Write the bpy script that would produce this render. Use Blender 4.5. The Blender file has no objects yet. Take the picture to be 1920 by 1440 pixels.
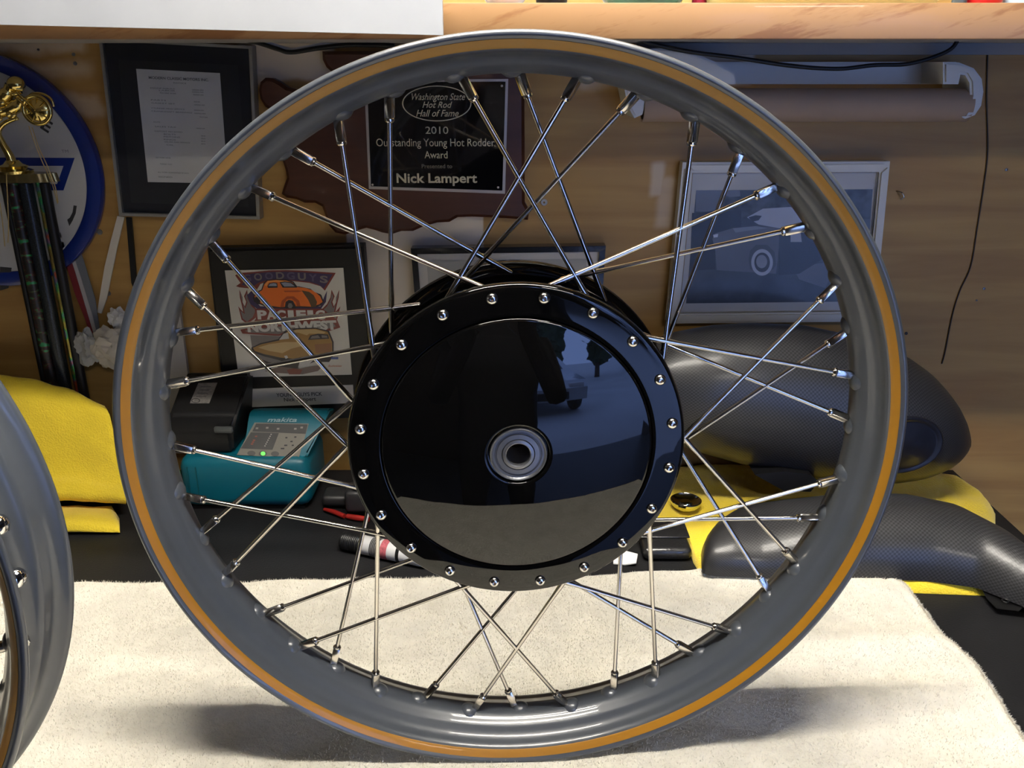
import bpy, bmesh, math, random
from math import sin, cos, pi, radians, tan, atan2, hypot
from mathutils import Vector, Matrix, noise
from mathutils.geometry import tessellate_polygon
random.seed(7)
scene = bpy.context.scene
col = scene.collection

# ---------------------------------------------------------------- camera
PITCH = 0.3558
FPX = 1600.0
CAM = Vector((0.0, -0.51, 0.505))
cd = bpy.data.cameras.new('camera')
cam = bpy.data.objects.new('camera', cd)
col.objects.link(cam)
cam.location = CAM
cam.rotation_euler = (pi/2 - PITCH, 0, 0)
cd.sensor_width = 36.0
cd.lens = 36.0*FPX/1920.0
cd.clip_start = 0.01
scene.camera = cam

# ---------------------------------------------------------------- world, exposure
w = bpy.data.worlds.new('sky')
scene.world = w
w.use_nodes = True
bg = w.node_tree.nodes['Background']
bg.inputs[0].default_value = (0.27, 0.43, 1.0, 1)
bg.inputs[1].default_value = 8.0
scene.view_settings.view_transform = 'Standard'
scene.view_settings.look = 'None'
scene.view_settings.exposure = 0.0
scene.view_settings.gamma = 1.0
scene.view_settings.use_curve_mapping = False
TUBE_POWER = 220.0        # emission of the fluorescent tube over the bench
CEIL_POWER = 105.0        # emission of the ceiling tubes

# ---------------------------------------------------------------- helpers
def ray(px, py):
    X = (px-960)/FPX; Y = (py-720)/FPX
    return Vector((X, cos(PITCH)-Y*sin(PITCH), -sin(PITCH)-Y*cos(PITCH)))
def at(px, py, y):                     # point of the vertical plane y that lies behind pixel
    d = ray(px, py); return CAM + d*((y-CAM.y)/d.y)
def on(px, py, z=0.0):                 # point of the horizontal plane z behind pixel
    d = ray(px, py); return CAM + d*((z-CAM.z)/d.z)

def link(o): col.objects.link(o); return o
def finish(me, smooth):
    if smooth:
        me.polygons.foreach_set('use_smooth', [True]*len(me.polygons))
        me.set_sharp_from_angle(angle=radians(smooth))
def obj(name, bm, mat, parent=None, smooth=0, local=False):
    if isinstance(bm, bpy.types.Mesh):
        me = bm
    else:
        me = bpy.data.meshes.new(name)
        bm.normal_update()
        bm.to_mesh(me); bm.free()
        finish(me, smooth)
    if mat and not me.materials: me.materials.append(mat)
    o = link(bpy.data.objects.new(name, me))
    if parent:
        o.parent = parent
        if not local:
            root = parent
            M = Matrix.Identity(4)
            chain = []
            while root: chain.append(root); root = root.parent
            for r in reversed(chain): M = M @ r.matrix_parent_inverse @ r.matrix_basis
            o.matrix_parent_inverse = M.inverted()
    return o
def tag(o, label=None, cat=None, group=None, kind=None):
    if label: o['label'] = label
    if cat: o['category'] = cat
    if group: o['group'] = group
    if kind: o['kind'] = kind
    return o
def thing(name, label, cat, loc, rz=0, group=None):
    o = link(bpy.data.objects.new(name, None))
    o.empty_display_size = 0.02
    o.location = loc; o.rotation_euler = (0, 0, rz)
    return tag(o, label, cat, group)

def B(): return bmesh.new()
def box(bm, x0, x1, y0, y1, z0, z1, bev=0, seg=2, M=None):
    vs = [bm.verts.new((x, y, z)) for x in (x0, x1) for y in (y0, y1) for z in (z0, z1)]
    fs = [(0,1,3,2),(4,6,7,5),(0,4,5,1),(2,3,7,6),(0,2,6,4),(1,5,7,3)]
    F = [bm.faces.new([vs[i] for i in f]) for f in fs]
    if bev:
        es = list({e for f in F for e in f.edges})
        r = bmesh.ops.bevel(bm, geom=es, offset=bev, segments=seg, affect='EDGES', profile=0.5)
        vs = list({v for v in r['verts']} | {v for v in vs if v.is_valid})
    if M: bmesh.ops.transform(bm, matrix=M, verts=[v for v in vs if v.is_valid])
    return vs
def lathe(bm, prof, n=48, closed=False, cap0=False, cap1=False, M=None):
    # profile of (radius, depth) spun about the local Y axis
    rings = []
    for r, d in prof:
        rings.append([bm.verts.new((r*cos(2*pi*i/n), d, r*sin(2*pi*i/n))) for i in range(n)])
    m = len(rings)
    for j in range(m if closed else m-1):
        a, b = rings[j], rings[(j+1) % m]
        for i in range(n):
            k = (i+1) % n
            bm.faces.new((a[i], b[i], b[k], a[k]))
    if cap0: bm.faces.new(rings[0])
    if cap1: bm.faces.new(rings[-1][::-1])
    vs = [v for r in rings for v in r]
    if M: bmesh.ops.transform(bm, matrix=M, verts=vs)
    return vs
def tube(bm, pts, r, n=10, caps=True):
    pts = [Vector(p) for p in pts]
    rr = r if isinstance(r, (list, tuple)) else [r]*len(pts)
    rings = []; up = Vector((0.13, 0.21, 0.97))
    for i, p in enumerate(pts):
        t = (pts[min(i+1, len(pts)-1)]-pts[max(i-1, 0)]).normalized()
        a = t.cross(up)
        if a.length < 1e-3: a = t.cross(Vector((1, 0, 0)))
        a.normalize(); b = a.cross(t).normalized()
        up = b if abs(b.dot(t)) < .5 else up
        rings.append([bm.verts.new(p + a*rr[i]*cos(2*pi*k/n) + b*rr[i]*sin(2*pi*k/n)) for k in range(n)])
    for A, Bq in zip(rings, rings[1:]):
        for k in range(n):
            m = (k+1) % n
            bm.faces.new((A[k], A[m], Bq[m], Bq[k]))
    if caps:
        bm.faces.new(rings[0][::-1]); bm.faces.new(rings[-1])
def smoothpath(pts, n=8):
    P = [Vector(p) for p in pts]; out = []
    for i in range(len(P)-1):
        p0 = P[max(i-1, 0)]; p1 = P[i]; p2 = P[i+1]; p3 = P[min(i+2, len(P)-1)]
        for k in range(n):
            t = k/n
            out.append(0.5*((2*p1)+(p2-p0)*t+(2*p0-5*p1+4*p2-p3)*t*t+(3*p1-p0-3*p2+p3)*t*t*t))
    out.append(P[-1]); return out
def slab(bm, pts, y0, y1, bev=0):
    # polygon in the XZ plane given as (x, z), front face at y0, back face at y1
    n = len(pts)
    area = sum(pts[i][0]*pts[(i+1) % n][1]-pts[(i+1) % n][0]*pts[i][1] for i in range(n))
    if area < 0: pts = pts[::-1]
    tri = tessellate_polygon([[Vector((p[0], p[1], 0)) for p in pts]])
    f = [bm.verts.new((p[0], y0, p[1])) for p in pts]
    if y1 is None:
        for t in tri: bm.faces.new([f[i] for i in t])
        return
    b = [bm.verts.new((p[0], y1, p[1])) for p in pts]
    for t in tri:
        bm.faces.new([f[i] for i in t]); bm.faces.new([b[i] for i in t[::-1]])
    for i in range(n):
        j = (i+1) % n
        bm.faces.new((f[i], b[i], b[j], f[j]))
    bmesh.ops.recalc_face_normals(bm, faces=bm.faces)
def pxs(pts, y): return [(at(a, b, y).x, at(a, b, y).z) for a, b in pts]
def text_bm(body, size, x, z, y, width=None, bold=0.0, shear=0.0, rot=0.0, align='CENTER', squash=1.0):
    cu = bpy.data.curves.new('t', 'FONT'); cu.body = body; cu.size = 1.0
    cu.align_x = align; cu.align_y = 'CENTER'; cu.offset = bold; cu.shear = shear; cu.resolution_u = 4
    to = bpy.data.objects.new('t', cu); col.objects.link(to)
    me = bpy.data.meshes.new_from_object(to.evaluated_get(bpy.context.evaluated_depsgraph_get()))
    bpy.data.objects.remove(to)
    bm = B(); bm.from_mesh(me); bpy.data.meshes.remove(me)
    xs = [v.co.x for v in bm.verts]
    sx = size
    if width: sx = width/(max(xs)-min(xs))
    c, s = cos(rot), sin(rot)
    for v in bm.verts:
        a = v.co.x*sx; b = v.co.y*size*squash
        v.co = Vector((x+a*c-b*s, y, z+a*s+b*c))
    return bm

# ---------------------------------------------------------------- materials
MATS = {}
def mat(name, color, rough=0.5, metal=0.0, coat=0.0, spec=0.5, bump=0, bscale=200, var=0, vscale=6, emit=None, estr=0, sheen=0, trans=0, coatr=0.03):
    if name in MATS: return MATS[name]
    m = bpy.data.materials.new(name); m.use_nodes = True
    nt = m.node_tree; b = nt.nodes['Principled BSDF']
    b.inputs['Base Color'].default_value = (*color, 1)
    b.inputs['Roughness'].default_value = rough
    b.inputs['Metallic'].default_value = metal
    b.inputs['Coat Weight'].default_value = coat
    b.inputs['Coat Roughness'].default_value = coatr
    b.inputs['Specular IOR Level'].default_value = spec
    b.inputs['Sheen Weight'].default_value = sheen
    b.inputs['Transmission Weight'].default_value = trans
    if emit:
        b.inputs['Emission Color'].default_value = (*emit, 1)
        b.inputs['Emission Strength'].default_value = estr
    tc = nt.nodes.new('ShaderNodeTexCoord')
    if bump:
        nz = nt.nodes.new('ShaderNodeTexNoise'); nz.inputs['Scale'].default_value = bscale; nz.inputs['Detail'].default_value = 5
        bp = nt.nodes.new('ShaderNodeBump'); bp.inputs['Strength'].default_value = bump; bp.inputs['Distance'].default_value = 0.002
        nt.links.new(tc.outputs['Object'], nz.inputs['Vector'])
        nt.links.new(nz.outputs['Fac'], bp.inputs['Height']); nt.links.new(bp.outputs['Normal'], b.inputs['Normal'])
    if var:
        nz = nt.nodes.new('ShaderNodeTexNoise'); nz.inputs['Scale'].default_value = vscale; nz.inputs['Detail'].default_value = 6
        cr = nt.nodes.new('ShaderNodeValToRGB')
        cr.color_ramp.elements[0].position = .3; cr.color_ramp.elements[1].position = .7
        cr.color_ramp.elements[0].color = (*[c*(1-var) for c in color], 1)
        cr.color_ramp.elements[1].color = (*[min(1, c*(1+var)) for c in color], 1)
        nt.links.new(tc.outputs['Object'], nz.inputs['Vector'])
        nt.links.new(nz.outputs['Fac'], cr.inputs['Fac']); nt.links.new(cr.outputs['Color'], b.inputs['Base Color'])
    MATS[name] = m
    return m

def wood_mat(name, c1, c2, scale=(1, 1, 1), rough=.5, wscale=3, dist=6, coat=0, lo=.25, hi=.85, rot=0):
    m = bpy.data.materials.new(name); m.use_nodes = True
    nt = m.node_tree; b = nt.nodes['Principled BSDF']
    tc = nt.nodes.new('ShaderNodeTexCoord'); mp = nt.nodes.new('ShaderNodeMapping')
    mp.inputs['Scale'].default_value = scale; mp.inputs['Rotation'].default_value = (0, rot, 0); mp.vector_type = 'TEXTURE' if rot else 'POINT'
    if rot: mp.inputs['Scale'].default_value = tuple(1/q for q in scale)
    wv = nt.nodes.new('ShaderNodeTexNoise'); wv.inputs['Scale'].default_value = wscale
    wv.inputs['Detail'].default_value = 8; wv.inputs['Distortion'].default_value = dist*.1
    fine = nt.nodes.new('ShaderNodeTexNoise'); fine.inputs['Scale'].default_value = wscale*14; fine.inputs['Detail'].default_value = 4
    mx = nt.nodes.new('ShaderNodeMath'); mx.operation = 'MULTIPLY_ADD'; mx.inputs[1].default_value = .3
    cr = nt.nodes.new('ShaderNodeValToRGB')
    cr.color_ramp.elements[0].position = lo; cr.color_ramp.elements[1].position = hi
    cr.color_ramp.elements[0].color = (*c2, 1); cr.color_ramp.elements[1].color = (*c1, 1)
    nt.links.new(tc.outputs['Object'], mp.inputs['Vector'])
    nt.links.new(mp.outputs['Vector'], wv.inputs['Vector']); nt.links.new(mp.outputs['Vector'], fine.inputs['Vector'])
    nt.links.new(fine.outputs['Fac'], mx.inputs[0]); nt.links.new(wv.outputs['Fac'], mx.inputs[2])
    nt.links.new(mx.outputs[0], cr.inputs['Fac']); nt.links.new(cr.outputs['Color'], b.inputs['Base Color'])
    b.inputs['Roughness'].default_value = rough; b.inputs['Coat Weight'].default_value = coat
    return m

def wall_mat():
    # bare plywood with worn patches of white paint and filler
    m = bpy.data.materials.new('plywood'); m.use_nodes = True
    nt = m.node_tree; L = nt.links; b = nt.nodes['Principled BSDF']
    b.inputs['Roughness'].default_value = .55
    tc = nt.nodes.new('ShaderNodeTexCoord')
    mp = nt.nodes.new('ShaderNodeMapping'); mp.inputs['Scale'].default_value = (1.2, 1, 14)
    nz = nt.nodes.new('ShaderNodeTexNoise'); nz.inputs['Scale'].default_value = 3; nz.inputs['Detail'].default_value = 9; nz.inputs['Distortion'].default_value = .8
    cr = nt.nodes.new('ShaderNodeValToRGB')
    cr.color_ramp.elements[0].position = .3; cr.color_ramp.elements[1].position = .75
    cr.color_ramp.elements[0].color = (.28, .145, .034, 1); cr.color_ramp.elements[1].color = (.40, .235, .062, 1)
    L.new(tc.outputs['Object'], mp.inputs['Vector']); L.new(mp.outputs['Vector'], nz.inputs['Vector']); L.new(nz.outputs['Fac'], cr.inputs['Fac'])
    # distorted coordinates for the patch edges
    dn = nt.nodes.new('ShaderNodeTexNoise'); dn.inputs['Scale'].default_value = 22; dn.inputs['Detail'].default_value = 5
    L.new(tc.outputs['Object'], dn.inputs['Vector'])
    sub = nt.nodes.new('ShaderNodeVectorMath'); sub.operation = 'SUBTRACT'; sub.inputs[1].default_value = (.5, .5, .5)
    L.new(dn.outputs['Color'], sub.inputs[0])
    def patch(x0, x1, z0, z1, soft, amp, strength, skew=0):
        sc = nt.nodes.new('ShaderNodeVectorMath'); sc.operation = 'MULTIPLY_ADD'
        sc.inputs[1].default_value = (amp, 0, amp); L.new(sub.outputs[0], sc.inputs[0]); L.new(tc.outputs['Object'], sc.inputs[2])
        sp = nt.nodes.new('ShaderNodeSeparateXYZ'); L.new(sc.outputs[0], sp.inputs[0])
        xo = sp.outputs[0]
        if skew:
            k = nt.nodes.new('ShaderNodeMath'); k.operation = 'MULTIPLY_ADD'; k.inputs[1].default_value = skew
            L.new(sp.outputs[2], k.inputs[0]); L.new(xo, k.inputs[2]); xo = k.outputs[0]
        outs = []
        for src, a, c in ((xo, x0, x1), (sp.outputs[2], z0, z1)):
            s1 = nt.nodes.new('ShaderNodeMath'); s1.operation = 'SUBTRACT'; s1.inputs[1].default_value = (a+c)/2; L.new(src, s1.inputs[0])
            s2 = nt.nodes.new('ShaderNodeMath'); s2.operation = 'ABSOLUTE'; L.new(s1.outputs[0], s2.inputs[0])
            s3 = nt.nodes.new('ShaderNodeMapRange'); s3.interpolation_type = 'SMOOTHSTEP'
            h = (c-a)/2
            s3.inputs[1].default_value = h-soft; s3.inputs[2].default_value = h+soft; s3.inputs[3].default_value = 1; s3.inputs[4].default_value = 0
            L.new(s2.outputs[0], s3.inputs[0]); outs.append(s3.outputs[0])
        mu = nt.nodes.new('ShaderNodeMath'); mu.operation = 'MULTIPLY'; L.new(outs[0], mu.inputs[0]); L.new(outs[1], mu.inputs[1])
        m2 = nt.nodes.new('ShaderNodeMath'); m2.operation = 'MULTIPLY'; m2.inputs[1].default_value = strength; L.new(mu.outputs[0], m2.inputs[0])
        return m2.outputs[0]
    def rc(px0, px1, py0, py1): return at(px0, 300, .521).x, at(px1, 300, .521).x, at(960, py1, .521).z, at(960, py0, .521).z
    pr = [patch(*rc(-120, 195, 40, 96), .006, .03, .55), patch(*rc(-120, 200, 118, 142), .008, .03, .4),
          patch(*rc(470, 640, 60, 152), .004, .02, .8), patch(*rc(640, 905, 330, 700), .0015, .004, .95),
          patch(*rc(1080, 1215, 120, 166), .006, .02, .45), patch(*rc(1180, 1395, 60, 158), .003, .01, .7),
          patch(*rc(1222, 1246, 305, 372), .004, .012, .5), patch(*rc(1238, 1272, 335, 425), .005, .014, .38),
          patch(*rc(140, 205, 175, 215), .006, .03, .35)]
    acc = pr[0]
    for q in pr[1:]:
        mxx = nt.nodes.new('ShaderNodeMath'); mxx.operation = 'MAXIMUM'; L.new(acc, mxx.inputs[0]); L.new(q, mxx.inputs[1]); acc = mxx.outputs[0]
    mix = nt.nodes.new('ShaderNodeMix'); mix.data_type = 'RGBA'
    L.new(acc, mix.inputs[0]); L.new(cr.outputs['Color'], mix.inputs[6]); mix.inputs[7].default_value = (.62, .54, .43, 1)
    L.new(mix.outputs[2], b.inputs['Base Color'])
    return m

def carbon_mat():
    m = bpy.data.materials.new('carbon_fibre'); m.use_nodes = True
    nt = m.node_tree; L = nt.links; b = nt.nodes['Principled BSDF']
    uv = nt.nodes.new('ShaderNodeUVMap')
    ch = nt.nodes.new('ShaderNodeTexChecker'); ch.inputs['Scale'].default_value = 1.0
    ch.inputs[1].default_value = (.010, .010, .011, 1); ch.inputs[2].default_value = (.030, .030, .032, 1)
    L.new(uv.outputs['UV'], ch.inputs['Vector']); L.new(ch.outputs['Color'], b.inputs['Base Color'])
    b.inputs['Roughness'].default_value = .45; b.inputs['Specular IOR Level'].default_value = .35; b.inputs['Coat Weight'].default_value = .22; b.inputs['Coat Roughness'].default_value = .22
    bp = nt.nodes.new('ShaderNodeBump'); bp.inputs['Strength'].default_value = .25; bp.inputs['Distance'].default_value = .0006
    L.new(ch.outputs['Fac'], bp.inputs['Height']); L.new(bp.outputs['Normal'], b.inputs['Normal'])
    return m

def gloss_grey():
    return mat('grey_enamel', (.058, .066, .078), .34, 0, .35, coatr=.03)
GREY = gloss_grey()
BLACK = mat('black_enamel', (.002, .002, .002), .02, 0, 0, .38)
GOLDSTR = mat('ochre_pinstripe', (.35, .15, .0015), .45, 0, .15)
STEEL = mat('polished_steel', (.58, .55, .50), .17, 1)
CHROME = mat('chrome', (.75, .74, .72), .06, 1)
BRIGHT = mat('bolt_steel', (.66, .64, .60), .16, 1)
BEARM = mat('bearing_steel', (.20, .205, .22), .36, .8)
DARKM = mat('dark_rubber', (.012, .012, .012), .5)
VINYL = mat('black_vinyl', (.010, .010, .011), .5, bump=.15, bscale=500, spec=.18)
PLY = wall_mat()
OAK = wood_mat('oak', (.30, .165, .070), (.21, .098, .036), (5, 5, 30), .42, 1.6, 10, .1, .48, .62, -.28)
WHITEP = mat('white_paint', (.39, .405, .425), .5, var=.04, vscale=20)
TERRY = mat('terry_cotton', (.86, .82, .71), .95, bump=1.0, bscale=260, sheen=.4, var=.08, vscale=45, spec=.1)
YELLOW = mat('yellow_microfibre', (.92, .68, .045), .95, bump=.8, bscale=500, sheen=.3, spec=.1, var=.06, vscale=15)
CARBON = carbon_mat()
PLASTIC = mat('black_plastic', (.007, .007, .0075), .42, spec=.3)
TEAL = mat('teal_plastic', (.0, .10, .14), .42)
PAPER = mat('white_paper', (.72, .70, .66), .7)
INK = mat('black_ink', (.02, .02, .022), .6)
GOLD = mat('gold_plastic', (.80, .62, .22), .16, 1)
SILVERF = mat('silver_frame', (.30, .29, .27), .45, .6, bump=.4, bscale=300)
MATBOARD = mat('black_matboard', (.014, .015, .019), .5, spec=.35)
WALNUT = wood_mat('walnut', (.075, .026, .014), (.040, .014, .009), (1, 1, 9), .35, 6, 5, .3)
WALNUTE = mat('walnut_edge', (.055, .014, .006), .35)
ENGR = mat('engraved_gold', (.50, .44, .30), .45, .3)

# ---------------------------------------------------------------- setting
def struct(name, bm, m, smooth=0): return tag(obj(name, bm, m, None, smooth), kind='structure')
WY = .521            # back wall
CZ = 1.45            # ceiling
bm = B(); box(bm, -2.7, 4.2, WY, WY+.1, -.9, CZ); struct('wall_back', bm, PLY)
CONC = mat('concrete', (.07, .07, .07), .45, bump=.2, bscale=30, var=.15, vscale=3)
DARKW = mat('garage_board', (.06, .05, .045), .8)
bm = B(); box(bm, -2.7, 4.2, -2.4, WY+.1, -1.0, -.9); struct('floor', bm, CONC)
bm = B(); box(bm, -30, 30, -40, -2.4, -1.02, -.92); struct('driveway', bm, mat('driveway_concrete', (.50, .50, .50), .6, var=.1, vscale=1))
bm = B(); box(bm, -2.7, 4.2, -2.4, WY+.1, CZ, CZ+.1); struct('ceiling', bm, DARKW)
bm = B(); box(bm, -2.7, -2.6, -2.4, WY, -.9, CZ); struct('wall_left', bm, DARKW)
bm = B(); box(bm, 4.1, 4.2, -2.4, WY, -.9, CZ); struct('wall_right', bm, DARKW)
# wall with the open garage doorway behind the photographer
bm = B(); box(bm, -2.6, .30, -2.4, -2.3, -.9, CZ); box(bm, 2.0, 4.1, -2.4, -2.3, -.9, CZ); box(bm, .30, 2.0, -2.4, -2.3, 1.15, CZ)
struct('wall_front', bm, DARKW)

# workbench
wb = thing('workbench', 'long black-topped workbench that carries the wheels and cloths', 'workbench', (-.6, .15, -.9))
bm = B(); box(bm, -2.3, .590, -.27, WY-.001, -.045, -.0015, .004); obj('worktop', bm, mat('bench_board', (.03, .028, .026), .6), wb, 30)
bm = B(); box(bm, -2.3, .589, -.272, WY-.002, -.0015, 0, 0); obj('rubber_mat', bm, VINYL, wb)
for x in (-2.2, -.85, .5):
    for y in (-.2, .44):
        bm = B(); box(bm, x-.045, x+.045, y-.045, y+.045, -.9, -.045, .003); obj('leg', bm, OAK, wb)

# ---------------------------------------------------------------- shelf above
SY = .22; SZ = .5257
sh = thing('wall_shelf', 'oak-fronted wall shelf running above the workbench', 'shelf', (.1, .37, SZ))
zt = at(1400, 5, SY).z; ztop = at(960, 5, SY).z
x830 = at(828, 40, SY).x
bm = B(); box(bm, -2.2, 1.6, SY+.012, WY-.002, SZ+.004, ztop-.0005); obj('shelf_board', bm, mat('shelf_underside', (.36, .34, .33), .6, var=.12, vscale=14), sh)
bm = B(); box(bm, x830-.5, 1.6, SY, SY+.012, SZ, ztop, .0008); obj('edge_strip', bm, OAK, sh, 30)
bm = B(); box(bm, .14, 1.6, WY-.016, WY-.002, SZ-.008, SZ+.004); obj('cleat', bm, mat('grey_cleat', (.25, .235, .22), .6), sh)
# white panel, front left, hung over the shelf edge
PY = .195
p = [at(-260, 48, PY), at(831, 66, PY)]
bm = B(); slab(bm, [(p[0].x, p[0].z+.003), (p[1].x, p[1].z), (p[1].x, p[1].z+.046), (p[0].x, p[0].z+.049)], PY, PY+.006)
wp = tag(obj('white_board', bm, WHITEP), 'plain white board covering the left end of the shelf front', 'board')
# ---- small things standing on the shelf, only their feet in view
def jar(name, label, cat, px0, px1, prof, m, smooth=40, ygap=.0):
    a = at(px0, 4, SY+.03).x; c = at(px1, 4, SY+.03).x; r = (c-a)/2
    t = thing(name, label, cat, ((a+c)/2, SY+.005+r+ygap, ztop))
    return t, r
def lz(prof, n=40, loc=(0, 0, 0), cap0=True, cap1=True):   # spun about vertical axis, profile (r, z)
    bm = B(); lathe(bm, prof, n, cap0=cap0, cap1=cap1, M=Matrix.Translation(loc) @ Matrix.Rotation(pi/2, 4, 'X'))
    bmesh.ops.recalc_face_normals(bm, faces=bm.faces)
    return bm
ws = mat('white_glaze', (.85, .85, .84), .2, 0, .5)
t, r = jar('saucer', 'white saucer foot at the left end of the oak shelf edge', 'dish', 908, 986, None, ws)
obj('dish_body', lz([(r*.8, 0), (r, .004), (r*1.25, .02), (r*1.2, .021), (r*.9, .006)], loc=t.location), ws, t, 40)
t, r = jar('jar_lid', 'black round tin between white saucer and green glass bowl', 'tin', 1004, 1062, None, PLASTIC)
obj('tin_body', lz([(r*.95, 0), (r, .002), (r, .03), (r*.94, .033)], loc=t.location), PLASTIC, t, 40)
obj('tin_cap', lz([(r*1.04, .0335), (r*1.04, .043), (r*.98, .045)], loc=t.location), PLASTIC, t, 40)
gg = mat('green_glass', (.16, .36, .22), .08, 0, .5, trans=.4)
t, r = jar('glass_bowl', 'pale green glass bowl on the oak shelf', 'bowl', 1118, 1300, None, gg)
obj('bowl_body', lz([(r*.75, 0), (r*.98, .012), (r*1.05, .05), (r*1.02, .05), (r*.94, .014), (r*.7, .004)], loc=t.location), gg, t, 40)
rd = mat('dark_red_plastic', (.25, .01, .03), .3)
t, r = jar('bottle_cap', 'dark red cap beside the green glass bowl on the shelf', 'cap', 1302, 1330, None, rd, ygap=.03)
obj('cap_body', lz([(r*.95, 0), (r, .001), (r*.95, .014), (r*.5, .016)], loc=t.location), rd, t, 40)
yb = mat('yellow_plastic', (.85, .72, .28), .5)
a = at(1330, 4, SY+.02).x; c = at(1762, 4, SY+.02).x
bm = B(); box(bm, a, c, SY+.010, SY+.15, ztop, ztop+.05, .008, 3)
tag(obj('yellow_tub', bm, yb, None, 30), 'long pale yellow tub on the oak shelf', 'tub')
dk = mat('slate_plastic', (.08, .1, .11), .4)
t, r = jar('grey_tin', 'dark grey cap between the yellow tub and red lid on the shelf', 'cap', 1764, 1790, None, dk)
obj('cap_body', lz([(r*.95, 0), (r, .001), (r*.95, .012), (r*.5, .014)], loc=t.location), dk, t, 40)
rr_ = mat('bright_red_plastic', (.72, .015, .02), .3)
t, r = jar('red_lid', 'bright red round lid near the right end of the shelf', 'lid', 1792, 1864, None, rr_)
obj('lid_body', lz([(r*.9, 0), (r, .002), (r, .012), (r*.96, .014)], loc=t.location), rr_, t, 40)
lb = mat('pale_blue_plastic', (.45, .62, .75), .3)
t, r = jar('blue_tin', 'pale blue tin rightmost on the oak shelf', 'tin', 1868, 1925, None, lb)
obj('tin_body', lz([(r*.95, 0), (r, .002), (r, .03), (r*.94, .032)], loc=t.location), lb, t, 40)
obj('tin_cap', lz([(r*.6, .0325), (r*.6, .042), (r*.5, .044)], loc=t.location), ws, t, 40)

# ---------------------------------------------------------------- motorcycle wheels
NA = [0.51,-0.13,0.62,0.89,0.2,0.11,0.08,-0.4,0.18,0.06,-0.16,-0.7,-0.04,-0.59,0.86,-0.4,0.0,-0.67,-0.22,-0.69,-1.14,-0.42,-0.57,0.21,-0.17,-0.21,-0.6,-0.71,0.01,-0.36,-0.41,-0.28,0.66,0.36,0.32,-0.15,0.58,-0.17,0.57,-0.24]
HA = [1.6,0.23,-1.54,-2.14,3.14,-1.58,-3.04,-1.38,-3.59,3.0,-1.16,-1.55,4.5,-1.98,1.86,0.72,1.68,-1.38,0.75,3.66,9.11,-5.11,2.09,0.22,3.81,-2.73,-1.69,4.19,-3.39,-4.06,0.68,2.73,-0.97,0.06,2.85,3.88,1.98,-0.32,2.2,2.05]
W = .07
def V(a, r, d): return Vector((r*cos(a), d, -r*sin(a)))      # angle measured clockwise from the right
half = [(.2600,.0034),(.2600,.0026),(.2598,.0017),(.2592,.0009),(.2584,.0003),(.2574,.0000),(.2564,.0006),(.2550,.0018),(.2525,.0036),(.2501,.0051),(.2486,.0070),
        (.2478,.0096),(.2474,.0120),(.2462,.0150),(.2440,.0182),(.2424,.0195),(.2409,.0213),(.2396,.0245),(.2386,.0262),(.2372,.0285),(.2366,.0320)]
inner = [(.2392,.0330),(.2396,.0300),(.2418,.0265),(.2447,.0238),(.2466,.0224),(.2492,.0212),(.2500,.0190),(.2505,.0130),(.2515,.0100),(.2545,.0072),(.2575,.0056),(.2592,.0046)]
rimprof = half + [(r, W-d) for r, d in half[::-1]] + [(r, W-d) for r, d in inner[::-1]] + inner
bm = B(); lathe(bm, rimprof, 220, closed=True); bmesh.ops.recalc_face_normals(bm, faces=bm.faces)
RIM = bpy.data.meshes.new('rim'); bm.to_mesh(RIM); bm.free(); finish(RIM, 50); RIM.materials.append(GREY)
def mesh_of(name, bm, m, smooth=40):
    me = bpy.data.meshes.new(name); bm.normal_update(); bm.to_mesh(me); bm.free(); finish(me, smooth); me.materials.append(m); return me
bm = B(); lathe(bm, [(.2549,.0021),(.2548,.00165),(.2525,.0033),(.2502,.0048),(.2499,.0053)], 220); bmesh.ops.recalc_face_normals(bm, faces=bm.faces)
STR = mesh_of('pinstripe', bm, GOLDSTR)
bm = B(); lathe(bm, [(.0002,-.0026),(.0022,-.0025),(.0042,-.0018),(.0058,-.0006),(.0070,.0006),(.0076,.0020)], 20, cap0=True)
bmesh.ops.recalc_face_normals(bm, faces=bm.faces); DIMPLE = mesh_of('nipple_boss', bm, GREY, 60)
# nipple along +Y of its own frame (towards the hub), square section with a round collar
bm = B(); box(bm, -.0026, .0026, -.004, .0088, -.0026, .0026, .0006, 2)
lathe(bm, [(.0029,.0086),(.0031,.0091),(.0031,.0101),(.0024,.0110)], 16, cap0=True, cap1=True)
bmesh.ops.recalc_face_normals(bm, faces=bm.faces); NIPPLE = mesh_of('nipple', bm, STEEL, 35)
bm = B(); lathe(bm, [(.0001,-.0074),(.0030,-.0070),(.0052,-.0054),(.0062,-.0030),(.0062,-.0004),(.0046,.0010)], 16, cap0=True)
box(bm, -.0022, .0022, -.0078, -.0070, -.0006, .0006)
bmesh.ops.recalc_face_normals(bm, faces=bm.faces); NHEAD = mesh_of('nipple_head', bm, CHROME, 50)
# button head bolt with hexagon socket, axis along Y, head towards -Y
bm = B(); lathe(bm, [(.0038,.0003),(.00385,-.0004),(.0036,-.0013),(.0030,-.0021),(.0022,-.0026),(.0014,-.0028)], 24, cap0=True)
hexr = [bm.verts.new((.0013*cos(pi*i/3), -.0028, .0013*sin(pi*i/3))) for i in range(6)]
hexb = [bm.verts.new((.0013*cos(pi*i/3), -.0012, .0013*sin(pi*i/3))) for i in range(6)]
for i in range(6): bm.faces.new((hexr[i], hexb[i], hexb[(i+1) % 6], hexr[(i+1) % 6]))
bm.faces.new(hexb)
BOLT = mesh_of('bolt', bm, BRIGHT, 40)

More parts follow.
